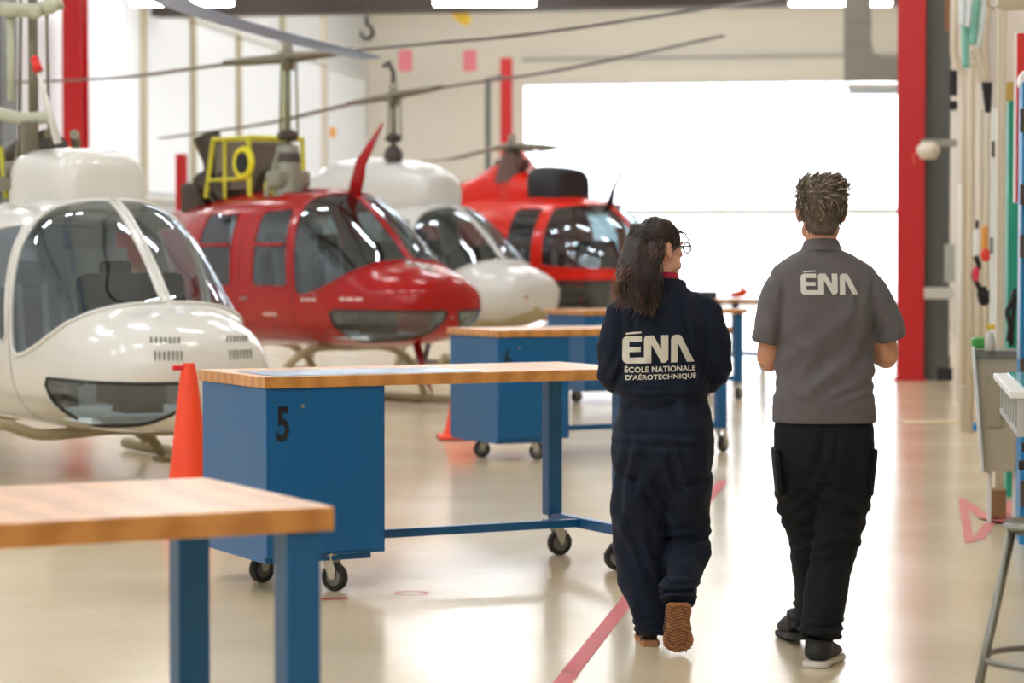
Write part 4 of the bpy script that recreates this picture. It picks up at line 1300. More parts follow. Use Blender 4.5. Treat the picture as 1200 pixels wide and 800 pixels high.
# ================================================================== PEOPLE
SKIN = mat('skin', (206, 150, 122), .5, var=.05, spec=.35)
SKIN2 = mat('skin_light', (226, 176, 152), .5, var=.05, spec=.35)

def V(*a): return Vector(a)

def head_parts(bm, c, yaw, s=1.0):
    """c: centre of the head, yaw: facing angle (0 = +Y, away from camera), adds closed pieces"""
    M = Matrix.Translation(c) @ Matrix.Rotation(yaw, 4, 'Z')
    def B(p, r, R=None):
        ball(bm, (0, 0, 0), (1, 1, 1), M @ Matrix.Translation(Vector(p) * s) @ (R or Matrix.Identity(4)) @ Matrix.Diagonal((r[0] * s, r[1] * s, r[2] * s, 1)), 20)
    B((0, -.015, .02), (.074, .094, .092))           # cranium
    B((0, .025, -.035), (.060, .066, .078))          # face
    B((0, .055, -.085), (.034, .034, .030))          # chin
    for k in (-1, 1):
        B((k * .038, .03, -.065), (.026, .045, .03), Matrix.Rotation(k * -.3, 4, 'Z'))   # jaw
        B((k * .035, .062, -.02), (.022, .022, .018))                                     # cheek
        B((k * .027, .078, .018), (.022, .012, .007))                                     # brow
        B((k * .076, -.005, -.01), (.009, .020, .031), Matrix.Rotation(k * .35, 4, 'Z') @ Matrix.Rotation(.15, 4, 'X'))  # ear
        B((k * .082, -.012, .0), (.006, .018, .024), Matrix.Rotation(k * .35, 4, 'Z'))
    B((0, .093, -.012), (.010, .016, .020), Matrix.Rotation(-.3, 4, 'X'))                # nose
    B((0, .100, -.026), (.015, .012, .009))
    B((0, .086, -.052), (.022, .009, .005)); B((0, .084, -.060), (.019, .009, .006))     # lips
    return M

def face_parts(e, M, s=1.0, brow=(60, 44, 36)):
    for k in (-1, 1):
        b = NB(); ball(b, (0, 0, 0), (1, 1, 1), M @ Matrix.Translation((k * .029 * s, .080 * s, .003 * s)) @ Matrix.Diagonal((.013 * s, .009 * s, .009 * s, 1)), 14)
        ey = bobj('eye', b, mat('eye_white', (236, 234, 230), .2), e, smooth=True)
        b = NB(); ball(b, (0, 0, 0), (1, 1, 1), M @ Matrix.Translation((k * .029 * s, .0865 * s, .003 * s)) @ Matrix.Diagonal((.0055 * s, .003 * s, .0055 * s, 1)), 12)
        bobj('iris', b, mat('iris_brown', (70, 46, 32), .2), ey, smooth=True)
        b = NB(); tube(b, [M @ (V(k * .014, .091, .020) * s), M @ (V(k * .029, .0915, .0245) * s), M @ (V(k * .046, .081, .019) * s)], [.003, .0038, .002], 6)
        bobj('eyebrow', b, mat('eyebrow_brown', brow, .8), e, smooth=True)
    b = NB(); tube(b, [M @ (V(-.022, .089, -.055) * s), M @ (V(0, .0955, -.054) * s), M @ (V(.022, .089, -.055) * s)], [.001, .0035, .001], 6)
    bobj('mouth', b, mat('lips', (178, 98, 92), .5), e, smooth=True)

def hand_pieces(bm, wrist, fwd, up, side, curl=.9, s=1.0):
    """wrist point, fwd: palm direction, up: back of the hand normal, side: towards the thumb"""
    fwd, up, side = fwd.normalized(), up.normalized(), side.normalized()
    tube(bm, [wrist - fwd * .03, wrist, wrist + fwd * .03, wrist + fwd * .085 * s], [.026, .027, .036, .040], 12, r2=[.02, .018, .016, .014], ref=side)
    L = (.072, .080, .075, .060)
    for k in range(4):
        base = wrist + fwd * (.083 - abs(k - 1.3) * .003) * s + side * (.030 - k * .020) * s
        d = fwd.copy(); p = base - fwd * .012; pts = [p.copy()]
        p = base
        for j, fr in enumerate((.45, .32, .23)):
            a = curl * (.35 + .45 * j)
            dd = (fwd * math.cos(a) - up * math.sin(a))
            pts.append(p.copy()); p = p + dd * L[k] * fr * s
        pts.append(p)
        tube(bm, pts, [.0092, .0092, .0086, .008, .0066], 10)
    tb = wrist + fwd * .025 + side * .026
    tube(bm, [tb - side * .012, tb + side * .016 + fwd * .02 - up * .008, tb + side * .026 + fwd * .052 - up * .018, tb + side * .022 + fwd * .078 - up * .026], [.014, .0125, .0105, .008], 10)

def hair_strands(bm, base_pts, n, length, fn, r=.004):
    pass

def folds(co, no, specs):
    """specs: list of (point, direction along the crease, across width, length, depth, count wavelength)"""
    d = 0
    for c, ax, wd, ln, dep, wl in specs:
        q = co - c
        a = q.dot(ax)
        per = q - ax * a
        z = per.z if abs(ax.z) < .7 else per.x
        g = math.exp(-(a / ln) ** 2 - (z / wd) ** 2)
        d += dep * g * math.sin(z / wl * 2 * PI + 2.0 * noise.noise(co * 6))
    return d

def crease(c, amp, ang, across, along, seed):
    """sharp-crested cloth folds running at an angle (0 = vertical) in the frontal plane"""
    x = c.x * math.cos(ang) - c.z * math.sin(ang)
    z = c.x * math.sin(ang) + c.z * math.cos(ang)
    w = noise.noise(V(c.x * 3, c.z * 3, seed)) * .35
    a = noise.noise(V(x * across + w * 2, c.y * 5 + seed, z * along))
    return amp * (1 - abs(a) * 3.2)

def decal(name, polys, target_bvh, origin, ux, m, parent, off=.0038, grid=.012, direction=V(0, 1, 0), shear=0.0, arc=None):
    """flat outlines printed on cloth: polys in metres (x right, y up), origin in the target's space"""
    bm = bmesh.new()
    for P in polys:
        vs = [bm.verts.new((x, 0, y)) for x, y in P]
        bm.faces.new(vs)
    bmesh.ops.triangulate(bm, faces=bm.faces)
    xs = [v.co.x for v in bm.verts]; zs = [v.co.z for v in bm.verts]
    x = min(xs) + grid
    while x < max(xs):
        bmesh.ops.bisect_plane(bm, geom=list(bm.verts) + list(bm.edges) + list(bm.faces), plane_co=(x, 0, 0), plane_no=(1, 0, 0), dist=1e-6); x += grid
    z = min(zs) + grid
    while z < max(zs):
        bmesh.ops.bisect_plane(bm, geom=list(bm.verts) + list(bm.edges) + list(bm.faces), plane_co=(0, 0, z), plane_no=(0, 0, 1), dist=1e-6); z += grid
    for v in bm.verts:
        p = origin + ux * v.co.x + V(0, 0, 1) * v.co.z
        h, n, i, dist = target_bvh.ray_cast(p - direction * 1.0, direction)
        if h is not None: v.co = h - direction * off
        else: v.co = p
    me = bpy.data.meshes.new(name); bm.to_mesh(me); bm.free()
    return link(name, me, m, parent)

def text_polys(txt, w, h, weight=.012):
    cu = bpy.data.curves.new('t', 'FONT'); cu.body = txt; cu.size = 1; cu.offset = weight; cu.space_character = 1.06
    o = bpy.data.objects.new('t', cu); COL.objects.link(o)
    me = bpy.data.meshes.new_from_object(o.evaluated_get(bpy.context.evaluated_depsgraph_get()))
    bpy.data.objects.remove(o)
    xs = [v.co.x for v in me.vertices]; ys = [v.co.y for v in me.vertices]
    sx, sy = w / (max(xs) - min(xs)), h / (max(ys) - min(ys))
    out = []
    for p in me.polygons:
        out.append([((me.vertices[i].co.x - min(xs)) * sx, (me.vertices[i].co.y - min(ys)) * sy) for i in p.vertices])
    return out

def arcpts(cx, cy, r, a0, a1, n=6):
    return [(cx + r * math.cos(math.radians(a0 + (a1 - a0) * k / n)), cy + r * math.sin(math.radians(a0 + (a1 - a0) * k / n))) for k in range(n + 1)]

def ena_polys(W, H):
    """three heavy joined letters: E with accent, N, and an A without crossbar. unit box 3.5 x 1.6"""
    t = .36
    P = []
    # E : spine with rounded left corners
    P.append(arcpts(.28, 1.12, .28, 180, 90) + [(1.0, 1.40), (1.0, 1.10), (t, 1.10), (t, .30), (.28, .0)] + arcpts(.28, .28, .28, 270, 180)[1:])
    P.append([(t, 1.10), (t + .0, .84), (t, .60), (t, .30), (.28, 0), (1.5, 0), (1.5, .26), (t + .1, .26), (t + .1, 1.1)][:0] or [(.28, 0), (1.50, 0), (1.50, .30), (t, .30)])
    P.append([(t - .02, .84), (.95, .84), (.95, .58), (t - .02, .58)])
    # accent: thin slanting bar above E
    P.append([(.18, 1.47), (.98, 1.53), (.98, 1.62), (.55, 1.60), (.18, 1.56)])
    # N
    P.append([(1.12, .28), (1.50, .28), (1.50, 1.40), (1.30, 1.40)] + arcpts(1.30, 1.22, .18, 90, 180, 4)[1:])
    P.append([(1.42, 1.40), (1.62, 1.40), (2.34, .12), (2.20, 0.0), (2.05, 0), (1.50, .95)])
    P.append([(2.02, .10), (2.10, 0.0)] + [(2.22, 0), (2.40, .14), (2.40, 1.40), (2.02, 1.40)])
    # A
    P.append([(2.54, 0), (2.90, 0), (2.90, 1.40), (2.78, 1.40)] + arcpts(2.78, 1.16, .24, 90, 180, 5)[1:])
    P.append([(2.80, 1.40), (3.02, 1.38), (3.10, 1.32), (3.80, 0), (3.40, 0), (2.86, 1.08)])
    sx, sy = W / 3.8, H / 1.62
    return [[(x * sx, y * sy) for x, y in Q] for Q in P]

def limb(bm, pts, ru, rv=None, ref=None, n=20, k=4):
    """smooth tapered limb"""
    P = [tuple(p) + (ru[i], (rv or ru)[i]) for i, p in enumerate(pts)]
    S = crom(P, k)
    tube(bm, [s[:3] for s in S], [max(.004, s[3]) for s in S], n, r2=[max(.004, s[4]) for s in S], ref=ref)
    # rounded ends
    ball(bm, S[0][:3], (S[0][3] * .9, min(S[0][3], S[0][4]) * .9, S[0][3] * .5), seg=14)

def slabs(bm, rows, n=28, power=2.3, k=4):
    """torso-like stack: rows (z, cx, cy, rx, ry)"""
    S = crom(rows, k)
    rings = []
    for z, cx, cy, rx, ry in S:
        ring = []
        for q in range(n):
            a = 2 * PI * q / n; c, s_ = math.cos(a), math.sin(a)
            ring.append(bm.verts.new((cx + math.copysign(abs(c) ** (2 / power), c) * rx, cy + math.copysign(abs(s_) ** (2 / power), s_) * ry, z)))
        rings.append(ring)
    for a, b in zip(rings, rings[1:]):
        for q in range(n): bm.faces.new((a[q], a[(q + 1) % n], b[(q + 1) % n], b[q]))
    bm.faces.new(rings[0][::-1]); bm.faces.new(rings[-1])
    bmesh.ops.recalc_face_normals(bm, faces=bm.faces)

def shoe_sole(bm, heel, toe, wid, th, up, side):
    """outsole outline slab from heel to toe"""
    d = (toe - heel); L = d.length; d.normalize()
    prof = [(0, .30), (.05, .40), (.18, .42), (.38, .36), (.55, .40), (.72, .50), (.85, .47), (.94, .34), (1.0, .10)]
    P = [(t * L, w * wid) for t, w in prof] + [(t * L, -w * wid * .94) for t, w in prof[::-1]]
    lo = [bm.verts.new(heel + d * x + side * y) for x, y in P]; hi = [bm.verts.new(v.co + up * th) for v in lo]
    bm.faces.new(lo); bm.faces.new(hi[::-1])
    for k in range(len(P)): bm.faces.new((lo[k], hi[k], hi[(k + 1) % len(P)], lo[(k + 1) % len(P)]))

def shoe(e, name, heel, toe, up, upper_m, sole_m, wid=.098, hgt=.075, sole_th=.026, ankle=None, tread=None):
    d = (toe - heel).normalized(); L = (toe - heel).length
    up = (up - d * up.dot(d)).normalized(); side = d.cross(up).normalized()
    b = NB()
    limb(b, [heel + d * .035 + up * (sole_th + .028), heel + d * .09 + up * (sole_th + .032), heel + d * L * .6 + up * (sole_th + .022), heel + d * (L - .035) + up * (sole_th + .012)],
         [wid * .38, wid * .42, wid * .46, wid * .38], [.036, .042, .034, .022], ref=side)
    if ankle is not None:
        limb(b, [heel + d * .06 + up * (sole_th + .02), (heel + d * .06 + up * .06 + ankle) / 2, ankle], [wid * .40, wid * .40, wid * .42], [.045, .042, .045], ref=side)
    me = remesh(b, .007, 3)
    so = link(name, me, upper_m, e)
    b = NB(); shoe_sole(b, heel, toe, wid, sole_th, up, side)
    bmesh.ops.recalc_face_normals(b, faces=b.faces)
    bmesh.ops.bevel(b, geom=[x for x in b.edges if len(x.link_faces) == 2 and x.calc_face_angle(0) > 1], offset=.004, segments=2, affect='EDGES')
    o = bobj('sole', b, sole_m, so, auto=50)
    if tread:
        b = NB()
        N = 15
        for k in range(N):
            t = .06 + .88 * k / (N - 1)
            w_ = wid * (.40 if t < .5 else .46) * (1 if t < .88 else .7)
            if .40 < t < .50: w_ *= .8
            c = heel + d * L * t - up * .001
            P = [c - side * w_ * .9 - d * .006, c - side * w_ * .3 + d * .007, c + side * w_ * .3 - d * .005, c + side * w_ * .9 + d * .006]
            tube(b, P, .0028, 5)
        tube(b, [heel + d * L * .5 + side * .034 * math.cos(a * PI / 10) - up * .001 + d * .03 * math.sin(a * PI / 10) + d * L * .18 for a in range(20)], .0028, 5, closed=True, caps=False)
        tube(b, [heel + d * L * .18 + side * .026 * math.cos(a * PI / 10) - up * .001 + d * .026 * math.sin(a * PI / 10) for a in range(20)], .0028, 5, closed=True, caps=False)
        bobj('tread', b, tread, so, smooth=True)
    return so

# ------------------------------------------------------------------------------------------ the man
DM = 8.71; SM = F / DM
def mp(px, py, dy=0.0):
    """picture point -> man-local coordinates (x from px 966, z up from his ground line)"""
    d = DM + dy
    return V((px - 600) / F * d - (966 - 600) / SM, dy, EYE - (py - 305) / F * d)
man_pos = V((966 - 600) / SM, DM, 0)
man = empty('person', man_pos, 0, 'man seen from behind in a grey polo shirt and black work trousers, walking away', 'person')

# body (skin): head, neck, arms with hands, one surface
b = NB()
Mh = head_parts(b, V(-.012, .01, 1.635), math.radians(-4), 1.04)
limb(b, [V(-.012, -.005, 1.42), V(-.012, -.004, 1.50), V(-.012, .0, 1.58)], [.062, .056, .058], [.062, .056, .058])
slabs(b, [(1.0, -.0, 0, .15, .09), (1.2, 0, 0, .17, .10), (1.36, 0, 0, .17, .10), (1.44, 0, 0, .11, .08), (1.47, -.01, 0, .06, .06)])
shL, elL, wrL = mp(921, 330, 0), mp(900, 420, .03), mp(935, 408, .27)
shR, elR, wrR = mp(1012, 330, 0), mp(1040, 416, .03), mp(1000, 405, .27)
limb(b, [shL, (shL + elL) / 2, elL, elL + (wrL - elL) * .35, wrL], [.05, .048, .040, .041, .028], [.05, .048, .042, .038, .024])
limb(b, [shR, (shR + elR) / 2, elR, elR + (wrR - elR) * .35, wrR], [.05, .048, .042, .041, .028], [.05, .048, .044, .038, .024])
for wr, el, sd in ((wrL, elL, 1), (wrR, elR, -1)):
    f_ = (wr - el).normalized(); upv = V(0, .25, 1); upv = (upv - f_ * upv.dot(f_)).normalized()
    hand_pieces(b, wr, f_, upv, V(0, 1, 0) if False else f_.cross(upv) * (-1 if sd > 0 else 1), .8)
me = remesh(b, .0065, 2)
body = link('body', me, SKIN, man)
face_parts(man, Mh, 1.04)

# trousers: pelvis, two legs
b = NB()
slabs(b, [(.63, .0, 0, .06, .05), (.66, 0, 0, .12, .09), (.71, 0, -.005, .160, .12), (.78, 0, -.01, .178, .13), (.85, 0, -.005, .180, .123), (.885, 0, 0, .174, .112), (.95, 0, 0, .166, .104)])
limb(b, [mp(992, 535, -.01), mp(989, 580, .0), mp(985, 615, .01), mp(979, 650, .02), mp(970, 690, -.02), mp(965, 725, -.05), mp(962, 747, -.07)], [.094, .098, .088, .079, .074, .073, .075], [.115, .11, .095, .085, .078, .078, .084], ref=(1, 0, 0))
limb(b, [mp(938, 535, .0), mp(939, 575, .05), mp(944, 610, .10), mp(950, 650, .17), mp(952, 690, .27), mp(952, 715, .38), mp(951, 733, .43)], [.096, .090, .080, .066, .060, .058, .060], [.115, .10, .09, .082, .074, .072, .074], ref=(1, 0, 0))
me = remesh(b, .009, 3)
X1, Z1 = V(1, 0, 0), V(0, 0, 1)
sp_m = [(mp(985, 590, -.1), V(.9, 0, -.35).normalized(), .09, .10, .006, .055), (mp(975, 640, -.1), V(.95, 0, .3).normalized(), .06, .1, .006, .045), (mp(965, 745, -.14), X1, .05, .09, .007, .032),
        (mp(965, 530, -.12), V(.3, 0, 1).normalized(), .05, .12, .005, .06), (mp(935, 600, -.08), V(.8, 0, .5).normalized(), .08, .07, .005, .05)]
displace(me, lambda c, n: 1.7 * folds(c, n, sp_m) + (crease(c, .0042, .3, 9, 1.6, 1) + crease(c, .0035, -.8, 14, 3, 7)) * min(1, max(0, (.86 - c.z) * 6)) + .0016 * noise.noise(c * 30))
PANTS = mat('black_work_cloth', (17, 19, 25), .85, var=.1, bump=.08, bscale=220, spec=.25, sheen=.03)
tr = link('trousers', me, PANTS, man)
# cargo pocket flaps, seams, hems
bvt = bvh_of(tr)
for px0, px1, s_ in ((908, 924, -1), (1010, 1024, 1)):
    b = NB()
    c = mp((px0 + px1) / 2, 535, 0)
    h, n, _, _ = bvt.ray_cast(c + V(s_ * .5, -.02, 0), V(-s_, 0, 0))
    if h is None: h = c
    box(b, h + V(-s_ * .006, 0, -.06), (.016, .13, .15), .008, ry=s_ * .10); box(b, h + V(s_ * .0, 0, .01), (.016, .14, .045), .008, ry=s_ * .06)
    bobj('cargo_pocket', b, PANTS, tr, auto=40)

# polo shirt: torso and sleeves
b = NB()
slabs(b, [((780 - 495) / SM, .002, 0, .188, .128), ((780 - 470) / SM, .0, 0, .184, .13), (1.02, .0, .0, .174, .124), (1.14, .002, 0, .172, .122), (1.26, .002, 0, .178, .125), (1.36, .0, .0, .186, .120), (1.415, -.003, .0, .188, .105), (1.445, -.004, .0, .165, .09), (1.475, -.008, .0, .115, .078), (1.50, -.012, .0, .070, .064), (1.51, -.012, .0, .055, .055)])
limb(b, [mp(926, 326, 0), mp(913, 338, 0), mp(904, 364, .0), mp(897, 399, .012)], [.042, .055, .052, .047], [.06, .072, .074, .082], ref=(1, 0, 0))
limb(b, [mp(1006, 326, 0), mp(1019, 337, 0), mp(1033, 363, .0), mp(1044, 395, .012)], [.042, .056, .056, .057], [.06, .072, .074, .082], ref=(1, 0, 0))
me = remesh(b, .008, 3)
sp_s = [(mp(955, 455, -.12), V(.75, 0, .65).normalized(), .10, .14, .007, .075), (mp(985, 420, -.12), V(.55, 0, .85).normalized(), .10, .16, .006, .085), (mp(1000, 470, -.12), V(.9, 0, .4).normalized(), .05, .12, .006, .04),
        (mp(925, 345, -.1), V(-.3, 0, 1).normalized(), .04, .06, .005, .06), (mp(1012, 345, -.1), V(.3, 0, 1).normalized(), .04, .06, .005, .06), (mp(925, 475, -.12), V(.9, 0, -.3).normalized(), .06, .08, .006, .045)]
displace(me, lambda c, n: 1.3 * folds(c, n, sp_s) * min(1, max(.03, (c.z - .92) * 9)) + (crease(c, .0065, .85, 10, 2.2, 3) + crease(c, .004, -.7, 13, 3, 5)) * (max(.04, min(1, (c.z - .92) * 8)) if c.z < 1.22 else max(.25, 1 - (c.z - 1.22) * 6)) + .0012 * noise.noise(c * 30))
SHIRT = mat('charcoal_grey_knit', (98, 93, 95), .9, var=.05, bump=.05, bscale=260, sheen=.1)
sh = link('polo_shirt', me, SHIRT, man)
b = NB()
for z_, r_ in ((1.488, .073), (1.503, .069), (1.518, .065), (1.53, .062)):
    pass
ring = lambda z_, r_, dy=0: [V(-.012 + r_ * 1.0 * math.cos(a * PI / 16), dy + r_ * .95 * math.sin(a * PI / 16), z_ + .012 * -math.sin(a * PI / 16)) for a in range(32)]
lo, hi, hi2, lo2 = ring(1.485, .078), ring(1.528, .063), ring(1.526, .058), ring(1.48, .056)
R_ = [[b.verts.new(p) for p in r_] for r_ in (lo, ring(1.512, .0685), hi, hi2, lo2)]
for a, c in zip(R_, R_[1:]):
    for k in range(32): b.faces.new((a[k], a[(k + 1) % 32], c[(k + 1) % 32], c[k]))
bobj('collar', b, SHIRT, sh, smooth=True)
LOGO = mat('printed_pale_grey', (214, 212, 204), .6, var=.04)
bvs = bvh_of(sh)
decal('printed_logo', ena_polys(67 / SM, 28 / SM), bvs, mp(934, 344.5, 0), V(1, 0, 0), LOGO, sh)

# hair of the man
HAIRM = mat('hair_ash_brown', (98, 84, 72), .6, var=.35, scale=30, stretch=(3, 3, .6))
HAIRM2 = mat('hair_ash_light', (150, 134, 116), .55, var=.25, scale=30)
b = NB()
hc = V(-.012, .01, 1.635)
for p, r in (((0, -.02, .045), (.084, .102, .080)), ((0, -.045, .005), (.079, .070, .065)), ((0, -.058, -.04), (.060, .042, .05)), ((.0, .03, .075), (.078, .075, .045)), ((-.02, -.0, .085), (.06, .08, .045)), ((.03, .0, .085), (.055, .08, .04))):
    ball(b, hc + V(*p), r)
me = remesh(b, .006, 3)
displace(me, lambda c, n: .009 * noise.noise(V(c.x * 30, c.y * 30, c.z * 16)) + .004 * noise.noise(V(c.x * 90, c.y * 90, c.z * 40)))
hm = link('hair', me, HAIRM, man)
bvh_h = bvh_of(hm)
def tufts(parent, bvh, c, n, m, name, L=(.02, .045), r=.0022, zmin=-.06, sweep=V(.3, 0, .2), seed=3, down=.6):
    rr = random.Random(seed)
    b = NB(); k = 0
    while k < n:
        d = V(rr.gauss(0, 1), rr.gauss(-.3, 1), rr.gauss(.3, 1)).normalized()
        h, nn, _, _ = bvh.ray_cast(c + d * .4, -d)
        if h is None or h.z - c.z < zmin: k += 1; continue
        tang = V(rr.gauss(0, .3), rr.gauss(-.2, .3), -down if h.z - c.z < .07 else 0) + sweep * (1 if h.z - c.z > .05 else .1)
        tang = (tang - nn * tang.dot(nn)).normalized()
        l = rr.uniform(*L)
        P = [h - nn * .004, h + tang * l * .35 + nn * .006, h + tang * l * .7 + nn * .009, h + tang * l + nn * rr.uniform(.002, .012)]
        tube(b, P, [r, r * 1.3, r, r * .25], 4); k += 1
    return bobj(name, b, m, parent, smooth=True)
tufts(hm, bvh_h, hc, 420, HAIRM, 'hair_tuft', zmin=.0, sweep=V(.8, .1, .3), seed=5)
tufts(hm, bvh_h, hc, 500, HAIRM, 'hair_tuft', zmin=-.075, sweep=V(.1, 0, 0), seed=6, L=(.012, .024), r=.0016)
tufts(hm, bvh_h, hc, 350, HAIRM2, 'hair_tuft', zmin=.02, sweep=V(.8, .2, .5), seed=9, L=(.02, .05))

# shoes of the man
BLKS = mat('black_shoe', (30, 31, 34), .6)
SOLW = mat('white_sole', (222, 216, 204), .6)
shoe(man, 'shoe', V(-.045, -.10, .002), V(.055, .15, .002), V(0, 0, 1), BLKS, SOLW, wid=.125, sole_th=.022, ankle=mp(962, 748, -.05))
shoe(man, 'shoe', V(-.036, .40, .024), V(-.066, .665, .0), V(0, .1, 1), BLKS, mat('dark_sole', (60, 60, 60), .7), wid=.1, sole_th=.026, ankle=V(-.04, .45, .12))

# ------------------------------------------------------------------------------------------ the woman
DW = 9.14; SW = F / DW
def wp(px, py, dy=0.0):
    d = DW + dy
    return V((px - 600) / F * d - (776 - 600) / SW, dy, EYE - (py - 305) / F * d)
wom = empty('person', V((776 - 600) / SW, DW, 0), 0, 'woman seen from behind in navy coveralls with long dark wavy hair, walking away', 'person')
b = NB()
hw = wp(772, 291, .01)
yawW = math.radians(-58)
Mw = head_parts(b, hw, yawW, .98)
limb(b, [wp(776, 352, -.01), wp(775, 334, -.005), wp(774, 312, .0)], [.056, .048, .05], [.056, .05, .05])
slabs(b, [(.95, 0, 0, .12, .08), (1.1, 0, 0, .13, .09), (1.26, 0, 0, .15, .09), (1.31, 0, 0, .10, .07), (1.35, 0, 0, .055, .055)])
wshL, welL, wwrL = wp(733, 362, 0), wp(712, 430, .03), wp(742, 436, .22)
wshR, welR, wwrR = wp(820, 362, 0), wp(840, 430, .03), wp(808, 436, .22)
for sh_, el_, wr_, sd in ((wshL, welL, wwrL, 1), (wshR, welR, wwrR, -1)):
    limb(b, [sh_, (sh_ + el_) / 2, el_, el_ + (wr_ - el_) * .4, wr_], [.04, .038, .034, .034, .024], [.04, .038, .034, .032, .021])
    f_ = (wr_ - el_).normalized(); upv = V(0, .25, 1); upv = (upv - f_ * upv.dot(f_)).normalized()
    hand_pieces(b, wr_, f_, upv, f_.cross(upv) * (-1 if sd > 0 else 1), .8, .92)
me = remesh(b, .0062, 2)
link('body', me, SKIN2, wom)
face_parts(wom, Mw, .98)
NAVY = mat('navy_coverall_cloth', (15, 25, 44), .8, var=.08, bump=.06, bscale=240, spec=.3, sheen=.03)
# coverall: jacket part and trouser part of one garment
b = NB()
slabs(b, [((757.5 - 478) / SW, -.0, 0, .165, .105), ((757.5 - 466) / SW, 0, 0, .166, .112), ((757.5 - 452) / SW, 0, 0, .172, .122), (1.06, .0, 0, .165, .118), (1.16, .003, 0, .162, .116), (1.24, .0, 0, .168, .112), (1.285, .0, .0, .166, .10), (1.315, .003, .0, .142, .088), (1.345, .006, .0, .100, .074), (1.365, .01, .0, .072, .064), (1.375, .01, .0, .06, .058)])
limb(b, [wp(744, 356, 0), wp(732, 366, 0), wp(723, 398, .0), wp(717, 426, .01), wp(722, 441, .06), wp(738, 444, .17)], [.035, .050, .055, .057, .054, .046], [.05, .062, .064, .062, .056, .05])
limb(b, [wp(808, 354, 0), wp(823, 364, 0), wp(833, 396, .0), wp(838, 427, .01), wp(832, 441, .06), wp(818, 444, .17)], [.035, .050, .054, .055, .053, .046], [.05, .062, .064, .062, .056, .05])
me = remesh(b, .008, 3)
sp_j = [(wp(776, 462, -.1), X1, .025, .2, .004, .03), (wp(745, 430, -.1), V(.7, 0, .7).normalized(), .06, .1, .005, .06), (wp(806, 375, -.1), V(-.15, 0, 1).normalized(), .03, .09, .006, .05), (wp(745, 375, -.1), V(.15, 0, 1).normalized(), .03, .09, .006, .05),
        (wp(716, 430, -.02), V(.3, 0, 1).normalized(), .06, .05, .005, .04), (wp(838, 430, -.02), V(-.3, 0, 1).normalized(), .06, .05, .005, .04), (wp(776, 370, -.1), V(.05, 0, 1).normalized(), .12, .06, .003, .09)]
displace(me, lambda c, n: 1.4 * folds(c, n, sp_j) + (crease(c, .006, .2, 11, 2.6, 13) + crease(c, .006, -1.0, 12, 3.4, 17)) * (1.0 if abs(c.x) > .12 or c.z < 1.0 else .35) + .001 * noise.noise(c * 30))
jk = link('coverall_top', me, NAVY, wom)
b = NB()
slabs(b, [(.55, .003, 0, .07, .06), (.60, .003, 0, .13, .10), (.67, .003, -.01, .178, .125), (.76, .004, -.015, .184, .135), (.85, .003, -.01, .176, .125), (.92, .003, 0, .163, .108), (.945, .003, 0, .16, .104)])
limb(b, [wp(750, 560, 0), wp(749, 600, .01), wp(750, 650, .02), wp(757, 695, .02), wp(763, 725, .02), wp(766, 743, .02)], [.096, .096, .090, .082, .068, .060], [.12, .11, .10, .092, .082, .078], ref=(1, 0, 0))
limb(b, [wp(805, 560, 0), wp(804, 595, .035), wp(802, 622, .06)], [.096, .092, .088], [.12, .105, .095], ref=(1, 0, 0))
limb(b, [wp(803, 624, .06), wp(806, 645, .02), wp(801, 672, -.09), wp(797, 692, -.16), wp(796, 700, -.19)], [.086, .084, .074, .068, .064], [.095, .085, .078, .072, .070], ref=(1, 0, 0))
me = remesh(b, .009, 3)
sp_t = [(wp(803, 630, -.05), X1, .035, .1, .010, .05), (wp(798, 690, -.2), X1, .03, .08, .006, .025), (wp(765, 585, -.1), V(.45, 0, -.9).normalized(), .05, .12, .007, .06), (wp(795, 560, -.1), V(-.3, 0, 1).normalized(), .05, .12, .006, .05),
        (wp(755, 640, -.08), V(.35, 0, -.94).normalized(), .06, .13, .006, .055), (wp(764, 735, -.05), X1, .04, .08, .005, .03), (wp(776, 520, -.12), X1, .08, .14, .004, .05), (wp(735, 560, -.05), V(.1, 0, 1).normalized(), .04, .2, .005, .05)]
displace(me, lambda c, n: 1.7 * folds(c, n, sp_t) + crease(c, .009, .35, 10, 2.4, 21) + crease(c, .007, -.6, 13, 3.5, 23) + .0014 * noise.noise(c * 28))
tr2 = link('coverall_trousers', me, NAVY, wom)
# turned up cuff on the lifted leg
b = NB(); c = wp(796, 701, -.195)
tube(b, [c + V(.064 * math.cos(a * PI / 16), .066 * math.sin(a * PI / 16), -.02 * math.sin(a * PI / 16)) for a in range(32)], .006, 8, closed=True, caps=False)
bobj('cuff', b, NAVY, tr2, smooth=True)
# collars
b = NB()
def cring(cx, z_, rx, ry, dz=.012): return [V(cx + rx * math.cos(a * PI / 16), ry * math.sin(a * PI / 16) + .002, z_ - dz * math.sin(a * PI / 16)) for a in range(32)]
R_ = [[b.verts.new(p) for p in r_] for r_ in (cring(.012, 1.345, .084, .074), cring(.012, 1.375, .078, .070), cring(.012, 1.382, .070, .062), cring(.012, 1.34, .066, .06))]
for a, c in zip(R_, R_[1:]):
    for k in range(32): b.faces.new((a[k], a[(k + 1) % 32], c[(k + 1) % 32], c[k]))
bobj('collar', b, NAVY, jk, smooth=True)
b = NB()
R_ = [[b.verts.new(p) for p in r_] for r_ in (cring(.006, 1.35, .066, .06), cring(.004, 1.405, .058, .056), cring(.004, 1.404, .054, .052), cring(.006, 1.35, .054, .05))]
for a, c in zip(R_, R_[1:]):
    for k in range(32): b.faces.new((a[k], a[(k + 1) % 32], c[(k + 1) % 32], c[k]))
bobj('undershirt_collar', b, mat('crimson_knit', (170, 24, 60), .8), wom, smooth=True)
bvj = bvh_of(jk)
LOGO2 = mat('printed_cream', (216, 212, 198), .6, var=.05)
ux = V(1, 0, .035)
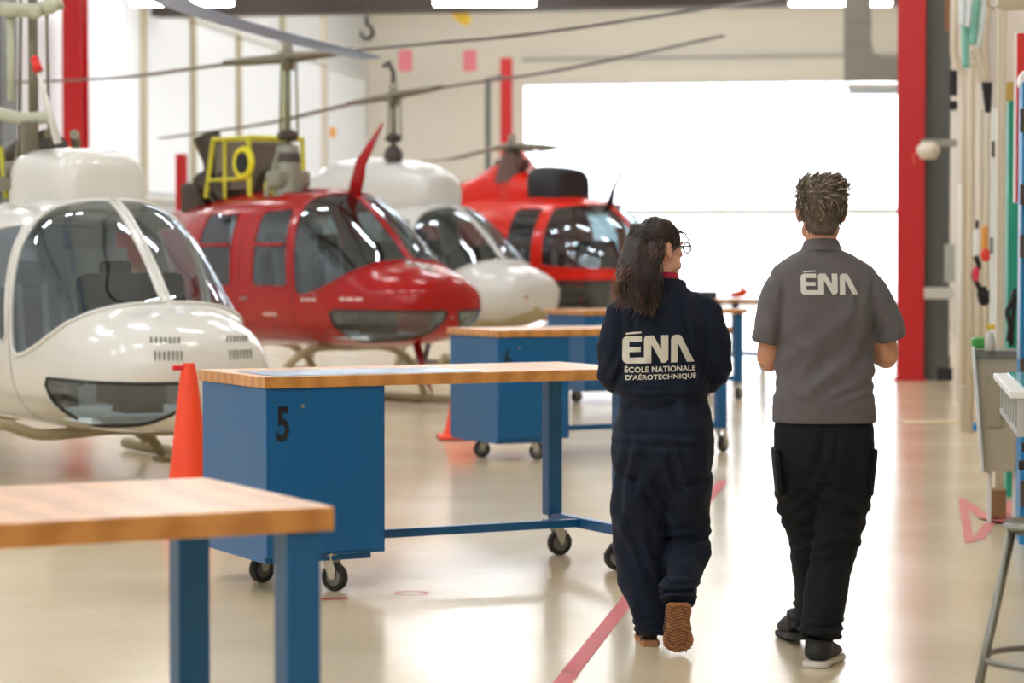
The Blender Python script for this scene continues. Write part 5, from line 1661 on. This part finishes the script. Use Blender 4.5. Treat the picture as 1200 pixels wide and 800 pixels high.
decal('printed_logo', ena_polys(83 / SW, 37 / SW), bvj, wp(728.5, 425, 0), ux, LOGO2, jk)
decal('printed_lettering', text_polys('ÉCOLE NATIONALE', 82 / SW, 8.4 / SW, .03), bvj, wp(731, 435.5, 0), ux, LOGO2, jk)
decal('printed_lettering', text_polys("D'AÉROTECHNIQUE", 82 / SW, 8.4 / SW, .03), bvj, wp(732, 445.0, 0), ux, LOGO2, jk)

# hair: cap, long wavy fall and strands
HAIRW = mat('hair_dark_brown', (48, 36, 34), .42, var=.35, scale=24, stretch=(3, 3, .5))
HAIRW2 = mat('hair_chestnut', (128, 86, 64), .45, var=.3, scale=24)
b = NB()
for p, r in (((0, -.01, .035), (.080, .092, .082)), ((0, -.045, .0), (.076, .060, .085))):
    ball(b, (0, 0, 0), (1, 1, 1), Mw @ Matrix.Translation(p) @ Matrix.Diagonal((r[0], r[1], r[2], 1)))
for pts, ra in (([wp(757, 272, -.04), wp(745, 295, -.085), wp(742, 325, -.125), wp(745, 350, -.15), wp(755, 366, -.155)], [.052, .056, .046, .034, .012]),
                ([wp(752, 275, -.02), wp(737, 300, -.06), wp(730, 322, -.09), wp(726, 345, -.11)], [.042, .036, .026, .010]),
                ([wp(763, 275, -.05), wp(762, 300, -.085), wp(764, 328, -.12), wp(768, 350, -.14), wp(770, 362, -.15)], [.05, .044, .032, .022, .008])):
    limb(b, pts, ra, [q * .75 for q in ra], ref=(1, 0, 0))
me = remesh(b, .006, 3)
displace(me, lambda c, n: .008 * noise.noise(V(c.x * 40, c.y * 40, c.z * 9)) + .004 * noise.noise(V(c.x * 110, c.y * 110, c.z * 22)))
hwm = link('hair', me, HAIRW, wom)
def locks(n, m, seed, nm, r=.0022, out=0.0):
    rr = random.Random(seed); b = NB()
    for k in range(n):
        t = rr.random()
        p0 = wp(742 + 30 * t + rr.gauss(0, 3), 262 + 10 * rr.random(), -.03 - .03 * rr.random())
        ex = 724 + 52 * rr.random() ** (1 + out * 1.4) - out * rr.random() * 7
        ey = 346 + 26 * rr.random() - abs(ex - 757) * .5 + out * 6
        p1 = wp(736 + 36 * t, 295, -.095 - .02 * rr.random()) + V(rr.gauss(0, .012), 0, 0)
        p2 = wp((736 + 36 * t) * .4 + ex * .6, 325, -.135 - .03 * rr.random()) + V(rr.gauss(0, .01), 0, 0)
        p3 = wp(ex, ey, -.15 - .03 * rr.random())
        C = crom([tuple(p0), tuple(p1), tuple(p2), tuple(p3)], 9)
        ph = rr.random() * 6.28; amp = rr.uniform(.004, .010)
        P = []
        for i, q in enumerate(C):
            f = i / (len(C) - 1)
            P.append(V(*q) + V(math.sin(ph + f * 17) * amp * f * 1.6, math.cos(ph + f * 15) * amp * f, 0))
        tube(b, P, [r * (1 - .7 * (i / (len(P) - 1)) ** 2) for i in range(len(P))], 4)
    return bobj(nm, b, m, hwm, smooth=True)
locks(340, HAIRW, 11, 'hair_lock'); locks(110, HAIRW2, 12, 'hair_lock', .0017, 1.6)
bvw = bvh_of(hwm)
rr = random.Random(4); b = NB()
for k in range(260):   # combed strands over the skull towards the gathered hair
    a_ = rr.uniform(-1.3, 1.5); t0 = rr.uniform(.1, 1.0)
    src = hw + V(math.sin(a_) * .10 + .02, .05 - t0 * .14, .10 + .02 * rr.random() - abs(a_) * .06)
    dst = wp(760, 276, -.09) + V(rr.gauss(0, .012), 0, rr.gauss(0, .012))
    P = []
    for j in range(7):
        q = src.lerp(dst, j / 6); d_ = (q - hw); d_.normalize()
        h, nn, _, _ = bvw.ray_cast(hw + d_ * .35, -d_)
        P.append((h + nn * .0015) if h else q)
    tube(b, P, .0017, 4)
bobj('combed_hair', b, HAIRW, hwm, smooth=True)
# spectacles
GL_ = mat('spectacle_black', (20, 24, 34), .3)
b = NB()
for k in (-1, 1):
    C_ = [Mw @ V(k * .033 + .026 * math.cos(a * PI / 10), .108, .002 + .020 * math.sin(a * PI / 10)) for a in range(20)]
    tube(b, C_, .0022, 6, closed=True, caps=False)
    tube(b, [Mw @ V(k * .060, .108, .008), Mw @ V(k * .076, .09, .008), Mw @ V(k * .083, .0, .006), Mw @ V(k * .080, -.02, -.01)], .0022, 6)
tube(b, [Mw @ V(-.008, .108, .006), Mw @ V(0, .110, .009), Mw @ V(.008, .108, .006)], .002, 6)
gs = bobj('spectacles', b, GL_, wom, smooth=True)
b = NB()
for k in (-1, 1):
    c0 = [b.verts.new(Mw @ V(k * .033 + .025 * math.cos(a * PI / 10), .1075, .002 + .019 * math.sin(a * PI / 10))) for a in range(20)]
    b.faces.new(c0)
bobj('lens', b, glass_mat('clear_lens', (.95, .97, 1), .05), gs)
b = NB(); tube(b, [Mw @ V(.02, .06, .075), Mw @ V(.035, .098, .055), Mw @ V(.045, .112, .02), Mw @ V(.04, .110, -.035)], [.004, .003, .002, .001], 6); tube(b, [Mw @ V(-.01, .07, .07), Mw @ V(.01, .100, .058), Mw @ V(.02, .112, .03)], [.003, .002, .001], 6)
bobj('fringe_lock', b, HAIRW, hwm, smooth=True)
# shoes of the woman
BRN = mat('gum_sole', (176, 122, 78), .6, var=.12)
BRD = mat('gum_tread', (120, 78, 48), .7)
UPB = mat('brown_black_shoe', (52, 42, 38), .6)
shoe(wom, 'shoe', wp(796, 709, -.262), wp(795, 768, -.225) + V(.0, .0, .004), V(0, 1, .1), UPB, BRN, wid=.118, sole_th=.022, ankle=wp(796, 712, -.19), tread=BRD)
shoe(wom, 'shoe', V(-.045, -.045, .0), V(-.055, .215, .0), V(0, 0, 1), UPB, BRN, wid=.092, sole_th=.022, ankle=wp(765, 735, .02))
# ================================================================== WORLD, CAMERA, EXPOSURE
w = bpy.data.worlds.new('daylight'); SC.world = w; w.use_nodes = True
bg = w.node_tree.nodes['Background']; bg.inputs['Color'].default_value = (0.93, 0.97, 1.0, 1); bg.inputs['Strength'].default_value = WORLD_STR
cd = bpy.data.cameras.new('camera'); cam = bpy.data.objects.new('camera', cd); COL.objects.link(cam)
cd.sensor_width = 36; cd.lens = F * 36 / 1200; cd.clip_end = 400
cam.location = (0, 0, EYE); cam.rotation_euler = (PI / 2 - PITCH, 0, 0)
cd.dof.use_dof = True; cd.dof.focus_distance = 9.0; cd.dof.aperture_fstop = 3.2; cd.dof.aperture_blades = 0
SC.camera = cam
SC.view_settings.view_transform = 'Standard'; SC.view_settings.look = 'None'
SC.view_settings.gamma = 1; SC.view_settings.use_curve_mapping = False
SC.view_settings.exposure = EXPO
SC.cycles.use_denoising = True
SC.cycles.max_bounces = 8; SC.cycles.diffuse_bounces = 4; SC.cycles.glossy_bounces = 4; SC.cycles.transparent_max_bounces = 16
SC.cycles.sample_clamp_indirect = 8.0
